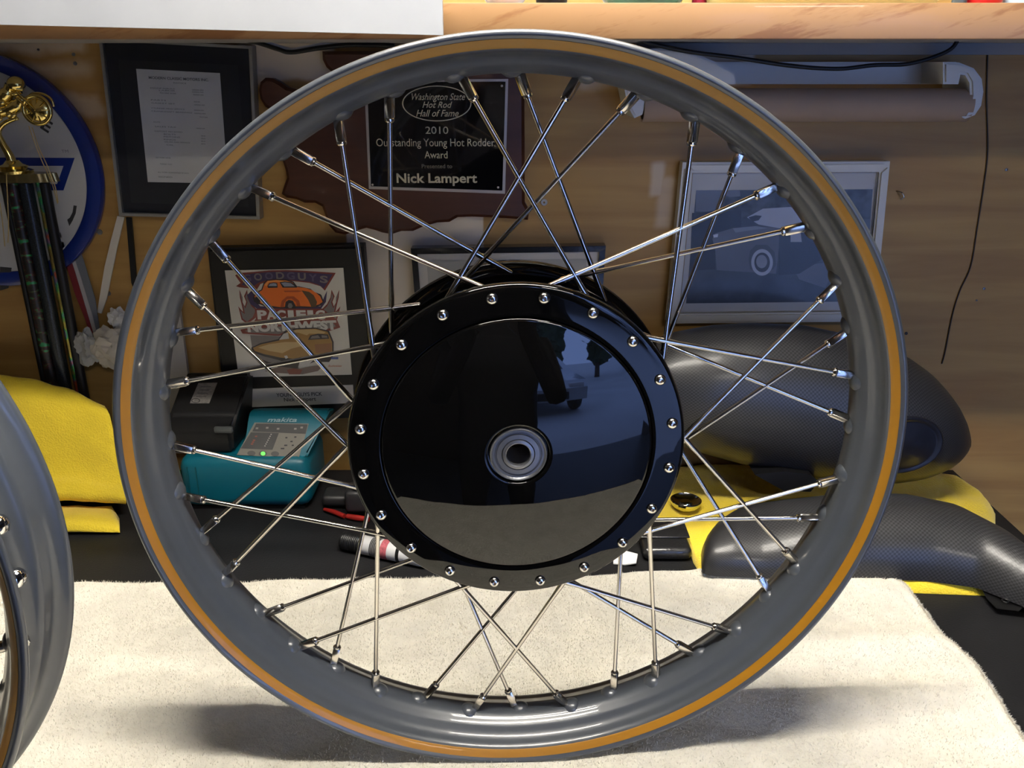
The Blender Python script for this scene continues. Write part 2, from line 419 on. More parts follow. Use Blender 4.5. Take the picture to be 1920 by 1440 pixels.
def frame_y(origin, target, twist=0):       # matrix at origin whose +Y points at target
    y = (target-origin).normalized(); z = Vector((0, 1, 0)).cross(y)
    z = z.normalized() if z.length > 1e-4 else Vector((0, 0, 1))
    x = y.cross(z).normalized()
    M = Matrix((x, y, z)).transposed().to_4x4()
    return Matrix.Translation(origin) @ M @ Matrix.Rotation(twist, 4, 'Y')

def wheel(label, loc, rz, s=1.0, turn=0.0, tidy=False):
    root = thing('motorcycle_wheel', label, 'wheel', loc, rz)
    lift = Vector((0, 0, .26))
    def put(name, me, parent=root, M=None):
        o = link(bpy.data.objects.new(name, me)); o.parent = parent
        if M is not None: o.matrix_basis = M
        return o
    T = Matrix.Translation(lift)
    rim = put('rim', RIM, root, T)
    if s == 1.0: root['group'] = root.get('group', '') or 'grey motorcycle wheels on the towel'
    root.scale = (s, s, s)
    put('pinstripe', STR, rim)['label'] = 'ochre pinstripe round the rim face'
    rnd = random.Random(3)
    for k in range(40):
        sg = 1 if (k//2) % 2 == 0 else -1
        fr = k % 2 == 0
        rh, de, dh, dn, shf = (.103, 38, .0218, .0332, .587) if fr else (.1065, 37, .0618, .0371, .62)
        a = radians(260.93+9*k+sg*shf+NA[k]+turn); b = radians(260.93+9*k+sg*de+HA[k]+turn)
        n = V(a, .2365, dn); h = V(b, rh, dh)
        u = (h-n).normalized(); L = (h-n).length
        Mn = frame_y(n-u*.000, h, rnd.uniform(0, 1.6))
        bm = B(); tube(bm, [(0, .008, 0), (0, L-.040, 0), (0, L-.030, 0), (0, L-.004, 0), (0, L, 0)], [.0016, .0016, .0020, .0020, .0019], 10)
        sp = obj('spoke', bm, STEEL, root, 50, local=True)
        sp.matrix_basis = Matrix.Translation(lift) @ Mn
        put('nipple', NIPPLE, sp, Matrix.Translation((0, .0045, 0)))
        # pressed boss on the rim around the nipple, leaning the way the spoke goes
        inward = -V(a, 1, 0)
        ctr = V(a-sg*radians(.9), .2368, dn+(-.003 if fr else .003)*0)
        q = (inward*.8 + u*.5).normalized()
        dm = put('nipple_boss', DIMPLE, rim, frame_y(ctr, ctr-q))
        # nipple head inside the tyre well
        put('nipple_head', NHEAD, sp, Matrix.Translation((0, -.0042, 0)))
    # hub
    def hubpart(name, prof, m, n=96, smooth=40, c0=False, c1=False, closed=False, parent=root):
        bm = B(); lathe(bm, prof, n, closed, c0, c1); bmesh.ops.recalc_face_normals(bm, faces=bm.faces)
        me = mesh_of(name, bm, m, smooth)
        return put(name, me, parent, T if parent is root else None)
    hub = hubpart('hub_shell', [(.0740,.0165),(.1030,.0172),(.1042,.0182),(.1042,.0248),(.1030,.0258),(.0780,.0268),(.0745,.031),(.0745,.054),(.078,.0575),(.1080,.0585),(.1095,.0600),
        (.1148,.0640),(.1158,.0655),(.1158,.0690),(.1150,.0700),(.02,.0700)], BLACK)
    fl = hubpart('front_flange', [(.0890,.0172),(.1122,.0172),(.1134,.0166),(.1137,.0150),(.1134,.0136),(.1128,.0122),(.1118,.01145),(.1106,.0112),(.1060,.01115),(.1000,.01110),(.0950,.01112),(.0926,.0112),(.0918,.0114),(.0914,.0122)], BLACK, 128)
    dome = [(.0910, .0140), (.0909, .0120), (.0906, .0109), (.0900, .0104)]
    dome += [(r/10000, .0006+.0096*((r/10000)**2-.021**2)/(.089**2-.021**2)) for r in range(890, 210, -30)]
    hubpart('drum_cover', dome+[(.0212, .0006), (.0205, .0013), (.0203, .0040), (.0190, .0042)], BLACK, 128, 50)
    for k in range(20):
        t = -1.7277+k*pi/10
        p = V(t, .105, .0112)
        put('bolt', BOLT, fl, Matrix.Translation(p) @ Matrix.Rotation(rnd.uniform(0, 1), 4, 'Y'))
    bear = hubpart('bearing', [(.0190,.0040),(.0190,.0014),(.0184,.0010),(.0178,.0014),(.0172,.0022),(.0158,.0022),(.0152,.0030),(.0147,.0030),(.0142,.0018),(.0112,.0016),(.0108,.0026),(.0104,.0014),(.0086,.0010),(.0080,.0014),(.0078,.0030),(.0078,.0300)], BEARM, 64)
    hubpart('axle_tube', [(.0078,.0302),(.0096,.0305),(.0096,.0705)], DARKM, 32)
    bm = B()
    box(bm, -.0175, -.0135, .0002, .0022, -.006, .006)
    return root
w1 = wheel('grey enamelled motorcycle wheel standing upright in the middle of the towel', (.0043, .0004, .0049), .048)
w2 = wheel('grey motorcycle wheel cut off by the left edge, standing by the yellow cloths', (-.4973, -.1717, .0043), .1006, .2507/.26, 3.2)
for o in (w1, w2):
    if 'group' in o: del o['group']

# ---------------------------------------------------------------- towel
def towel_edge_x(y):                    # right hand edge of the towel
    pts = [(-.262, .455), (-.10, .43), (.0, .408), (.05, .409), (.113, .413), (.15, .402), (.191, .406), (.235, .402), (.262, .386), (.276, .36)]
    for (a, b), (c, d) in zip(pts, pts[1:]):
        if a <= y <= c: return b+(d-b)*(y-a)/(c-a)
    return pts[0][1] if y < pts[0][0] else pts[-1][1]
def towel_back_y(x):
    pts = [(-.95, .235), (-.55, .240), (-.42, .243), (-.30, .244), (-.2, .250), (-.1, .254), (0, .255), (.06, .254), (.12, .262), (.2, .271), (.281, .281), (.33, .279), (.384, .264), (.5, .25)]
    for (a, b), (c, d) in zip(pts, pts[1:]):
        if a <= x <= c: return b+(d-b)*(x-a)/(c-a)
    return .25
def wave(x, y):
    h = .0040*noise.noise(Vector((x*7, y*11, 1.3))) + .0030*noise.noise(Vector((x*19, y*26, 4.1))) + .0010*noise.noise(Vector((x*60, y*60, 2.1)))
    h += .006*math.exp(-((y-.235)/.03)**2)*max(0, min(1, (x-.2)/.12))          # raised fold at the far right corner
    h += .004*math.exp(-((y-.075-.05*(x-.3))/.022)**2)*max(0, min(1, (x-.12)/.15))
    h += .004*math.exp(-((y-.150+.1*(x-.3))/.020)**2)*max(0, min(1, (x-.2)/.15))
    h += .003*math.exp(-((y-.06)/.02)**2)*max(0, min(1, (-.12-x)/.1))
    return h
def towel_z(x, y):
    z = max(.003, .0078+wave(x, y))
    for cx_, cy_, half_ in ((.0043, .035, .12), (-.497, -.14, .12)):            # pressed flat under the wheels
        d = math.sqrt(((x-cx_)/half_)**2+((y-cy_)/.055)**2)
        k = max(0, 1-d); z = z*(1-k)+.0032*k
    # seams: hem lines near the right edge
    ex = towel_edge_x(y)
    for off, dep in ((.012, .0022), (.062, .0022), (.075, .0012)):
        z -= dep*math.exp(-((x-ex+off)/.0022)**2)
    return z
bm = B(); NX, NY = 330, 230
XL, YF = -.95, -.262
grid = []
for j in range(NY+1):
    row = []
    for i in range(NX+1):
        u = (i/NX); v = j/NY
        x = XL+(.41-XL)*u
        yb = towel_back_y(x); y = YF+(yb-YF)*v
        ex = towel_edge_x(y); x = XL+(ex-XL)*u
        y += .0015*noise.noise(Vector((x*60, 0, 0)))*(v**8)
        x += .0015*noise.noise(Vector((0, y*60, 0)))*(u**8)
        e = min(1, max(0, min(ex-x, yb-y))/.005)
        z = towel_z(x, y); z = z*(1-(1-e)**2)+.0004
        row.append(bm.verts.new((x, y, z)))
    grid.append(row)
for j in range(NY):
    for i in range(NX):
        bm.faces.new((grid[j][i], grid[j][i+1], grid[j+1][i+1], grid[j+1][i]))
bmesh.ops.recalc_face_normals(bm, faces=bm.faces)
towel = tag(obj('bath_towel', bm, TERRY, None, 80), 'cream terry towel spread on the bench under the wheels', 'towel')
# pile: short tufts
rnd = random.Random(11)
vs, fs = [], []
NT = 150000
for k in range(NT):
    x = rnd.uniform(-.62, .46); y = rnd.uniform(-.06, .275)
    ex = towel_edge_x(y)
    if k % 12 == 0: x = ex-rnd.uniform(0, .004)
    elif k % 12 == 1 and y < .25: y = towel_back_y(x)-rnd.uniform(0, .003)
    if x > ex or y > towel_back_y(x): continue
    z = towel_z(x, y)-.0006
    e = min(1, max(0, min(ex-x, towel_back_y(x)-y))/.005); z = z*(1-(1-e)**2)
    if e < .3: continue
    a = rnd.uniform(0, 2*pi); h = rnd.uniform(.0016, .0040); wd = .00042
    lx, ly = rnd.gauss(0, .0013), rnd.gauss(-.0004, .0013)
    n = len(vs)
    vs += [(x-wd*cos(a), y-wd*sin(a), z), (x+wd*cos(a), y+wd*sin(a), z), (x+lx, y+ly, z+h)]
    fs.append((n, n+1, n+2))
me = bpy.data.meshes.new('terry_pile'); me.from_pydata(vs, [], fs); me.materials.append(mat('terry_pile', (.84, .80, .70), .95, spec=.1))
pile = obj('terry_pile', me, None, towel); pile['kind'] = 'stuff'

# ---------------------------------------------------------------- lamps (above the frame)
def fluoro(name, label, x, y, z, length, power, rz=0, n=2, color=(1.0, .94, .84), group=None, gap=.045):
    t = thing(name, label, 'lamp', (x, y, z), rz, group)
    hs = mat('lamp_housing', (.7, .7, .68), .4)
    em = mat('tube_%d' % int(power), (.8, .8, .8), .5, emit=color, estr=power)
    bm = B(); box(bm, -length/2-.03, length/2+.03, -gap, gap, .025, .06, .004); obj('housing', bm, hs, t, 30, local=True)
    for s in (-1, 1):
        bm = B(); box(bm, s*(length/2+.015)-.012, s*(length/2+.015)+.012, -gap*.9, gap*.9, -.02, .025, .002); obj('end_cap', bm, hs, t, 30, local=True)
    for k in range(n):
        yy = (k-(n-1)/2)*gap
        bm = B(); tube(bm, [(-length/2, yy, 0), (length/2, yy, 0)], .013, 16); obj('tube', bm, em, t, 40, local=True)
    return t
LAMP_Y, LAMP_Z, LAMP_X = -.05, 1.12, .02
fluoro('bench_light', 'fluorescent strip light hanging over the workbench', LAMP_X, LAMP_Y, LAMP_Z, .60, TUBE_POWER, gap=.24)
fluoro('ceiling_light', 'short ceiling light near the open garage door', .72, -1.9, 1.37, .4, CEIL_POWER, .2)

# ---------------------------------------------------------------- things on the wall
def flat(name, pts, y, m, parent, dy=0):   # printed shape lying on a front face
    bm = B(); slab(bm, pxs(pts, y), y-dy, None)
    for f in bm.faces:
        f.normal_update()
        if f.normal.y > 0: f.normal_flip()
    return obj(name, bm, m, parent)
def txt(name, body, cx, cy, h, y, m, parent, wpx=None, bold=0.0, shear=0.0, rot=0.0, squash=1.0):
    p = at(cx, cy, y); k = (at(cx, cy-50, y).z-at(cx, cy+50, y).z)/100
    wd = None
    if wpx: wd = at(cx+wpx/2, cy, y).x-at(cx-wpx/2, cy, y).x
    return obj(name, text_bm(body, h*k*1.38, p.x, p.z, y, wd, bold, shear, rot, squash=squash), m, parent)
def ring_px(cx, cy, rx, ry, n=40): return [(cx+rx*cos(2*pi*i/n), cy+ry*sin(2*pi*i/n)) for i in range(n)]
def frame_bars(quad, wpx, y0, y1, m, parent, bev=.001):
    # four mitred bars along the sides of a pixel quad, clockwise from the top left
    ctr = (sum(q[0] for q in quad)/4, sum(q[1] for q in quad)/4)
    def inset(i):
        a, b, c = quad[i-1], quad[i], quad[(i+1) % 4]
        def nrm(p, q):
            dx, dy = q[0]-p[0], q[1]-p[1]; l = hypot(dx, dy); return (-dy/l, dx/l)
        n1, n2 = nrm(a, b), nrm(b, c)
        k = 1/(1+n1[0]*n2[0]+n1[1]*n2[1])
        return (b[0]+(n1[0]+n2[0])*k*wpx, b[1]+(n1[1]+n2[1])*k*wpx)
    ins = [inset(i) for i in range(4)]
    for i in range(4):
        j = (i+1) % 4
        bm = B(); slab(bm, pxs([quad[i], quad[j], ins[j], ins[i]], y0), y0, y1)
        if bev:
            bmesh.ops.bevel(bm, geom=[e for e in bm.edges if all(abs(v.co.y-y0) < 1e-6 for v in e.verts) and len(e.link_faces) == 2 and e.calc_face_angle(0) > .5], offset=bev, segments=2, affect='EDGES')
        obj('frame_bar', bm, m, parent, 40)
    return ins
GLASS = bpy.data.materials.new('picture_glass'); GLASS.use_nodes = True
_nt = GLASS.node_tree; _nt.nodes.remove(_nt.nodes['Principled BSDF'])
_g = _nt.nodes.new('ShaderNodeBsdfGlossy'); _g.inputs['Roughness'].default_value = .02
_t = _nt.nodes.new('ShaderNodeBsdfTransparent'); _f = _nt.nodes.new('ShaderNodeFresnel'); _f.inputs[0].default_value = 1.2
_m = _nt.nodes.new('ShaderNodeMixShader')
_nt.links.new(_f.outputs[0], _m.inputs[0]); _nt.links.new(_t.outputs[0], _m.inputs[1]); _nt.links.new(_g.outputs[0], _m.inputs[2])
_nt.links.new(_m.outputs[0], _nt.nodes['Material Output'].inputs[0])

# ---- framed typed document
Q = [(184, 70), (472, 86), (487, 412), (223, 405)]
Y0 = .502
c = at(340, 240, Y0)
t = thing('framed_document', 'typed sheet in black mat and thin silver frame hanging left of the large wheel', 'picture', (c.x, WY-.004, at(340, 408, Y0).z))
ins = frame_bars(Q, 6, Y0, WY-.002, SILVERF, t, .0006)
flat('mat_board', [(ins[i][0], ins[i][1]) for i in range(4)], Y0+.006, MATBOARD, t)
flat('inner_border', [(222, 112), (446, 122), (466, 388), (246, 380)], Y0+.006, mat('black_mat_inner', (.014, .015, .018), .5), t, .0004)
PAPG = mat('aged_paper', (.50, .49, .46), .7, var=.06, vscale=30)
flat('typed_sheet', [(256, 129), (413, 137), (428, 344), (278, 341)], Y0+.006, PAPG, t, .0012)
flat('pane', [(ins[i][0], ins[i][1]) for i in range(4)], Y0+.001, GLASS, t)
INKG = mat('grey_ink', (.10, .10, .10), .8)
yy = Y0+.006-.0018
txt('heading', 'MODERN CLASSIC MOTORS INC.', 335, 148, 5, yy, INKG, t, 112, .02, rot=-.04)
txt('text_line', 'INVOICE', 337, 156, 3, yy, INKG, t, 24, rot=-.04)
rows = [(282, 166, 46, 362, 26), (298, 170, 30, 362, 26), (300, 175, 30, 364, 24), (283, 188, 28, 366, 14), (284, 194, 44, 366, 24),
        (284, 204, 62, 366, 22), (284, 210, 76, 366, 26), (374, 220, 16, 0, 0), (288, 229, 12, 0, 0), (290, 238, 40, 370, 20), (290, 247, 52, 0, 0),
        (307, 252, 22, 380, 10), (307, 257, 30, 380, 10), (307, 262, 22, 380, 10), (308, 267, 48, 380, 10), (312, 272, 14, 0, 0), (292, 296, 28, 0, 0), (300, 308, 22, 0, 0), (296, 324, 58, 0, 0), (297, 332, 26, 0, 0)]
words = ['ENGINE REBUILD', 'LABOR', 'MACHINE WORK', 'PARTS', 'GASKET SET', 'CYLINDER HEAD SERVICE', 'CRANKSHAFT BEARINGS', 'TOTAL', 'NOTE', 'SALES TAX', 'DEPOSIT RECEIVED', 'BOLTS', 'PISTONS', 'RINGS', 'VALVES AND SPRINGS', 'OIL', 'JULY WORK ORDER', 'THANK YOU', 'ALL WORK GUARANTEED 90 DAYS', 'SIGNED']
for (x, y, wd, x2, w2_), wo in zip(rows, words):
    txt('text_line', wo, x+wd/2, y, 2.6, yy, INKG, t, wd, rot=-.04)
    if x2: txt('text_line', '0000.00', x2+w2_/2-4, y+3, 2.4, yy, INKG, t, w2_*.8, rot=-.04)

# ---- walnut award plaque cut to the outline of a state
Y1 = .503
outl = [(603, 96), (604, 112), (611, 126), (622, 136), (626, 150), (612, 158), (604, 150), (594, 158), (590, 178), (576, 170), (556, 168), (538, 164), (524, 154), (510, 147), (496, 146), (487, 154), (484, 170), (487, 186),
        (496, 200), (508, 208), (516, 222), (512, 240), (518, 262), (526, 282), (529, 303), (534, 318), (537, 334), (531, 350), (527, 364), (536, 371), (555, 374), (570, 381), (590, 381), (603, 388),
        (609, 404), (616, 424), (628, 437), (646, 441), (666, 434), (686, 428), (702, 432), (716, 437), (734, 440), (752, 434), (774, 434), (794, 425), (820, 418), (842, 417), (858, 408), (884, 407), (950, 410), (990, 413), (992, 395), (984, 380), (983, 96)]
c = at(760, 440, Y1)
t = thing('award_plaque', 'state-shaped walnut award plaque with black engraved plate behind the wheel top', 'plaque', (c.x, WY-.004, c.z))
bm = B(); slab(bm, pxs(outl, Y1), Y1, WY-.003)
fe = [e for e in bm.edges if all(abs(v.co.y-Y1) < 1e-6 for v in e.verts) and len(e.link_faces) == 2 and e.calc_face_angle(0) > .5]
bmesh.ops.bevel(bm, geom=fe, offset=.0035, segments=1, affect='EDGES')
o = obj('wood_back', bm, WALNUT, t)
o.data.materials.append(WALNUTE)
for p_ in o.data.polygons:
    if abs(p_.normal.y) < .95: p_.material_index = 1
SIL = mat('plate_border', (.50, .46, .42), .35, .5)
PLATE = mat('black_plate', (.004, .004, .005), .07, 0, .8)
bm = B(); slab(bm, pxs([(683, 150), (953, 148), (947, 363), (692, 354)], Y1), Y1-.0015, Y1); obj('plate_border', bm, SIL, t)
bm = B(); slab(bm, pxs([(689, 154), (948, 153), (942, 357), (696, 349)], Y1), Y1-.0019, Y1-.0014); obj('engraved_plate', bm, PLATE, t)
for q in [(696, 161), (941, 161), (934, 351), (699, 346)]:
    p_ = at(*q, Y1); bm = B(); lathe(bm, [(.0001, -.0012), (.001, -.001), (.0014, 0)], 12, M=Matrix.Translation((p_.x, Y1-.0018, p_.z))); obj('pin', bm, SIL, t, 40)
ye = Y1-.0021
bm = B()
o1 = pxs(ring_px(819, 194, 65, 33.5, 64), ye); o2 = pxs(ring_px(819, 194, 63, 31.8, 64), ye)
v1 = [bm.verts.new((a, ye, b)) for a, b in o1]; v2 = [bm.verts.new((a, ye, b)) for a, b in o2]
for i in range(64): bm.faces.new((v1[i], v1[(i+1) % 64], v2[(i+1) % 64], v2[i]))
obj('oval_line', bm, ENGR, t)
txt('lettering', 'Washington State', 820, 182, 13, ye, ENGR, t, 100, .004, .35)
txt('lettering', 'Hot Rod', 818, 197, 12, ye, ENGR, t, 56, .006, .35)
txt('lettering', 'Hall of Fame', 819, 213, 13, ye, ENGR, t, 80, .004, .35)
txt('lettering', '2010', 819, 245, 14, ye, ENGR, t, 43, .004)
txt('lettering', 'Outstanding Young Hot Rodder', 816, 268, 15, ye, ENGR, t, 222, .002)
txt('lettering', 'Award', 818, 291, 14, ye, ENGR, t, 43, .002)
txt('lettering', 'Presented to', 819, 312, 8, ye, mat('dim_engraving', (.16, .14, .10), .5), t, 57, .002)
txt('lettering', 'Nick Lampert', 818, 335, 18, ye, ENGR, t, 151, .022)

# ---- black plaque with printed artwork
Y2 = .500
c = at(540, 785, Y2)
t = thing('show_plaque', 'black wooden plaque with colourful print of two hot rods and white name strip', 'plaque', (c.x, WY-.004, c.z))
PLQ = mat('black_stained_wood', (.008, .007, .0065), .42, spec=.35, bump=.2, bscale=60)
bm = B(); slab(bm, pxs([(387, 466), (681, 460), (706, 783), (424, 797)], Y2), Y2, WY-.002)
fe = [e for e in bm.edges if all(abs(v.co.y-Y2) < 1e-6 for v in e.verts) and len(e.link_faces) == 2 and e.calc_face_angle(0) > .5]
bmesh.ops.bevel(bm, geom=fe, offset=.004, segments=3, affect='EDGES'); obj('wood_back', bm, PLQ, t, 30)
PC = mat('print_card', (.62, .59, .53), .35, coat=.4)
bm = B(); slab(bm, pxs([(422, 507), (644, 502), (660, 702), (448, 707)], Y2), Y2-.001, Y2); obj('printed_card', bm, PC, t)
def ink(n, c): return mat('ink_'+n, c, .4, coat=.3)
layer = [0]
def art(name, pts, m):
    layer[0] += 1
    return flat(name, [(380+a/4.8, 420+b/4.8) for a, b in pts], Y2-.0011, m, t, .00003*layer[0])
PUR, ORA, ORD, GLD, GLH, GRY, DKB, WHT = ink('purple', (.045, .025, .09)), ink('orange', (.78, .16, .012)), ink('burnt_orange', (.42, .07, .008)), ink('gold', (.36, .19, .045)), ink('pale_gold', (.58, .40, .18)), ink('grey', (.19, .165, .16)), ink('dark', (.02, .014, .02)), ink('white', (.62, .60, .56))
RED = ink('maroon', (.20, .03, .02))
art('banner', [(292,462),(330,440),(450,432),(600,418),(750,414),(900,420),(1050,430),(1198,440),(1150,520),(1100,600),(1060,560),(960,530),(820,515),(620,505),(520,540),(470,620),(420,580),(330,570),(300,560),(340,530)], RED)
art('banner_fill', [(322,466),(450,446),(600,432),(750,428),(900,434),(1050,444),(1170,452),(1130,520),(1090,580),(1040,545),(960,520),(820,505),(620,495),(510,525),(440,570),(350,548),(370,520)], PUR)
# banner lettering
for i, ch in enumerate('GOODGUYS'):
    u = i/7; x = 400+u*690; y = 490-28*sin(pi*u)+12*u
    txt('lettering', ch, 380+x/4.8, 420+(y)/4.8, 13, Y2-.0011-.00003*3.5, GRY if i % 2 else ink('slate', (.10, .085, .16)), t, 15, .03, rot=.16*(.5-u))
layer[0] += 2
for sx, ox in ((1, 0), (-1, 1560)):   # tribal flames either side
    f = lambda pts: [(ox+sx*a, b) for a, b in pts]
    art('flame', f([(330,590),(352,640),(356,700),(380,740),(392,700),(372,650),(400,590),(410,660),(440,720),(480,760),(520,790),(470,850),(400,900),(350,860),(320,740),(345,770),(365,790),(350,720),(335,660)]), RED)
    art('flame_fill', f([(338,610),(360,660),(362,710),(384,760),(404,705),(384,655),(398,620),(404,670),(440,740),(480,775),(450,840),(400,880),(360,850),(340,780),(380,810),(364,720),(345,660)]), GRY)
art('flame_shadow', [(400,640),(440,600),(470,640),(480,700),(520,740),(1060,740),(1100,640),(1120,600),(1110,700),(1060,770),(500,770),(430,720)], PUR)
# orange coupe
art('coupe_outline', [(452,660),(480,612),(528,590),(548,530),(580,500),(660,494),(760,498),(820,520),(850,560),(930,564),(1010,590),(1070,640),(1092,700),(1060,735),(990,752),(860,750),(700,760),(560,740),(500,715),(462,700)], DKB)
art('coupe_body', [(466,650),(490,620),(536,596),(556,540),(584,510),(660,503),(752,508),(810,526),(840,566),(930,575),(1000,600),(1058,650),(1080,700),(1050,722),(985,744),(860,738),(700,748),(560,728),(508,705),(478,680)], ORA)
art('coupe_roofline', [(560,545),(588,514),(660,507),(750,512),(800,528),(780,534),(740,522),(660,517),(596,524),(572,560)], ink('light_orange', (.85, .36, .08)))
art('side_window', [(582,560),(600,532),(640,524),(672,530),(676,572),(590,575)], DKB)
art('side_window_glass', [(592,558),(606,538),(640,531),(664,536),(668,558)], ink('sky', (.32, .34, .45)))
art('windscreen', [(694,524),(740,516),(800,524),(848,560),(850,572),(720,572)], DKB)
art('windscreen_glass', [(706,530),(742,524),(794,532),(830,560),(736,562)], ink('sky2', (.30, .31, .40)))
art('bonnet_line', [(730,600),(860,596),(900,604),(860,612),(740,612)], ORD)
art('grille', [(890,596),(960,610),(1000,640),(1030,700),(1020,744),(980,748),(950,680)], ink('grille', (.10, .055, .02)))
art('fender_shade', [(700,748),(712,690),(760,650),(820,650),(870,690),(880,740),(850,740),(840,700),(800,670),(760,676),(735,710),(730,748)], ORD)
art('front_wheel', [(740,750),(748,700),(776,682),(812,690),(836,730),(840,760),(800,772),(756,768)], DKB)
art('front_wheel_hub', [(766,740),(776,712),(800,712),(812,738),(800,756),(778,756)], GRY)
art('rear_wheel', [(470,690),(476,656),(500,650),(520,690),(516,722),(490,720)], DKB)
art('side_vent', [(970,580),(1010,590),(1062,610),(1060,630),(1010,612)], WHT)
art('chrome_streak', [(846,530),(930,540),(990,552),(1040,580),(1064,600),(990,585),(870,560)], WHT)
# wording block
art('word_block', [(470,760),(1080,760),(1210,860),(1240,930),(1150,960),(820,960),(690,1005),(360,985),(340,950),(430,930),(480,850)], RED)
art('word_block_fill', [(380,960),(480,940),(1170,880),(1200,920),(1120,945),(800,945),(690,990),(420,975)], GRY)
for i, ch in enumerate('PACIFIC'):
    txt('lettering', ch, 380+(530+i*88)/4.8, 420+822/4.8, 16, Y2-.0011-.00003*(layer[0]+2), WHT, t, 11 if ch == 'I' else 18, .05)
txt('lettering', 'NORTHWEST', 380+800/4.8, 420+925/4.8, 16, Y2-.0011-.00003*(layer[0]+2), WHT, t, 168, .06, rot=.03)
layer[0] += 3
art('grille_badge', [(430,1000),(700,1010),(760,960),(560,1180),(450,1140)], GRY)
art('truck_outline', [(440,1110),(520,1070),(680,1035),(740,960),(840,936),(1020,930),(1140,960),(1180,1060),(1180,1180),(1140,1240),(1000,1240),(860,1300),(700,1290),(520,1240),(450,1180)], DKB)
art('truck_body', [(454,1112),(530,1080),(690,1046),(756,970),(850,946),(1020,940),(1126,968),(1166,1060),(1168,1160),(1120,1190),(960,1190),(860,1215),(700,1200),(560,1170),(470,1140)], GLD)
art('truck_highlight', [(500,1110),(600,1080),(740,1060),(860,1060),(920,1090),(800,1120),(720,1160),(600,1140)], GLH)
art('truck_roof', [(760,975),(850,950),(1010,945),(1110,972),(1090,985),(960,985),(940,1000),(860,975)], GLH)
art('truck_screen', [(690,1040),(730,985),(770,975),(780,1030)], WHT)
art('truck_window', [(950,1040),(970,1000),(1040,985),(1130,992),(1140,1030)], DKB)
art('truck_window_glass', [(970,1030),(985,1006),(1040,998),(1060,1024)], GRY)
art('truck_window_glass', [(1075,1022),(1070,998),(1120,1002),(1126,1020)], GRY)
art('truck_panel', [(1010,1080),(1160,1070),(1160,1150),(1020,1160)], ink('tan', (.30, .13, .05)))
art('truck_bumper', [(450,1150),(560,1190),(720,1230),(740,1260),(600,1240),(460,1190)], GRY)
art('truck_lamp', [(735,1185),(760,1180),(772,1200),(750,1212)], WHT)
art('truck_wheel_arch', [(860,1290),(880,1220),(950,1200),(1000,1220),(960,1260),(900,1300)], WHT)
art('ground_flame', [(560,1320),(700,1280),(860,1300),(1100,1260),(1040,1320),(900,1350),(700,1340)], ink('smoke', (.16, .10, .09)))
art('badge', [(760,1310),(820,1295),(900,1310),(880,1350),(780,1350)], RED)
txt('lettering', 'Budweiser', 380+1190/4.8, 420+1278/4.8, 4, Y2-.0011-.00003*(layer[0]+1), ink('brick', (.45, .12, .04)), t, 26, .01, .3)
art('blue_mark', [(1158,1196),(1222,1194),(1222,1214),(1158,1214)], ink('blue', (.05, .09, .32)))
bm = B(); slab(bm, pxs([(465, 729), (662, 721), (664, 755), (468, 763)], Y2), Y2-.0012, Y2); obj('name_strip', bm, PC, t)
txt('lettering', 'YOUNG GUYS PICK', 561, 740, 7, Y2-.0014, INK, t, 86, .01, rot=.03)
txt('lettering', 'Nick Lampert', 562, 749, 7, Y2-.0014, INK, t, 60, .01, rot=.03)

# ---- dark framed picture behind the hub
Y3 = .500
t = thing('dark_framed_picture', 'thin black framed white sheet half hidden behind the hub', 'picture', (at(950, 700, Y3).x, WY-.004, at(950, 720, Y3).z))
Q = [(770, 466), (1136, 461), (1118, 722), (792, 726)]
ins = frame_bars(Q, 11, Y3, WY-.002, mat('black_lacquer', (.008, .009, .012), .2, coat=.6), t, .0006)
flat('backing_sheet', ins, Y3+.006, mat('cream_card', (.52, .48, .41), .7), t)
flat('mat_window', [(800, 488), (1100, 485), (1090, 705), (815, 708)], Y3+.006, mat('grey_card', (.36, .34, .29), .7), t, .0005)
flat('pane', ins, Y3+.001, GLASS, t)

# ---- white framed photograph of an old car
Y4 = .498
t = thing('white_framed_photo', 'white framed black and white photo of a vintage car behind the right spokes', 'picture', (at(1460, 600, Y4).x, WY-.004, at(1460, 606, Y4).z))
Q = [(1281, 305), (1671, 303), (1641, 604), (1252, 608)]
WF = mat('cream_frame', (.52, .50, .44), .45)
ins = frame_bars(Q, 20, Y4, WY-.002, WF, t, .003)
flat('mount', ins, Y4+.008, mat('white_mount', (.40, .385, .36), .7), t)
def ph(name, pts, m, k): return flat(name, [(1200+a/3.692, 280+b/3.692) for a, b in pts], Y4+.008, m, t, .0004+.0001*k)
g = lambda v, n: mat('photo_grey_%s' % n, (v, v, v*1.08), .35)
ph('photograph', [(388,284),(1610,276),(1555,1052),(318,1066)], mat('photo_ground', (.035, .037, .042), .35, var=.5, vscale=40), 0)
ph('photo_hedge', [(388,284),(1610,276),(1590,480),(1240,500),(700,480),(380,500)], mat('photo_hedge_grey', (.03, .032, .036), .4, var=.9, vscale=90), 1)
ph('photo_sky', [(388,284),(690,284),(695,325),(620,330),(560,300),(520,420),(470,430),(384,430)], g(.10, 'a'), 2)
ph('photo_shade', [(360,440),(700,420),(700,560),(520,700),(520,830),(345,840)], g(.008, 'b'), 3)
ph('photo_roof', [(740,470),(850,410),(1040,398),(1130,440),(1300,450),(1380,520),(1350,580),(960,545),(820,520)], g(.30, 'c'), 4)
ph('photo_window', [(748,470),(800,455),(842,460),(820,490),(780,500)], g(.012, 'd'), 5)
ph('photo_body', [(500,620),(520,580),(640,545),(800,530),(960,545),(1250,570),(1400,640),(1400,700),(1250,720),(960,690),(940,860),(530,835),(520,700)], g(.085, 'e'), 6)
ph('photo_door', [(960,560),(1240,590),(1260,760),(1100,860),(960,870)], g(.012, 'f'), 7)
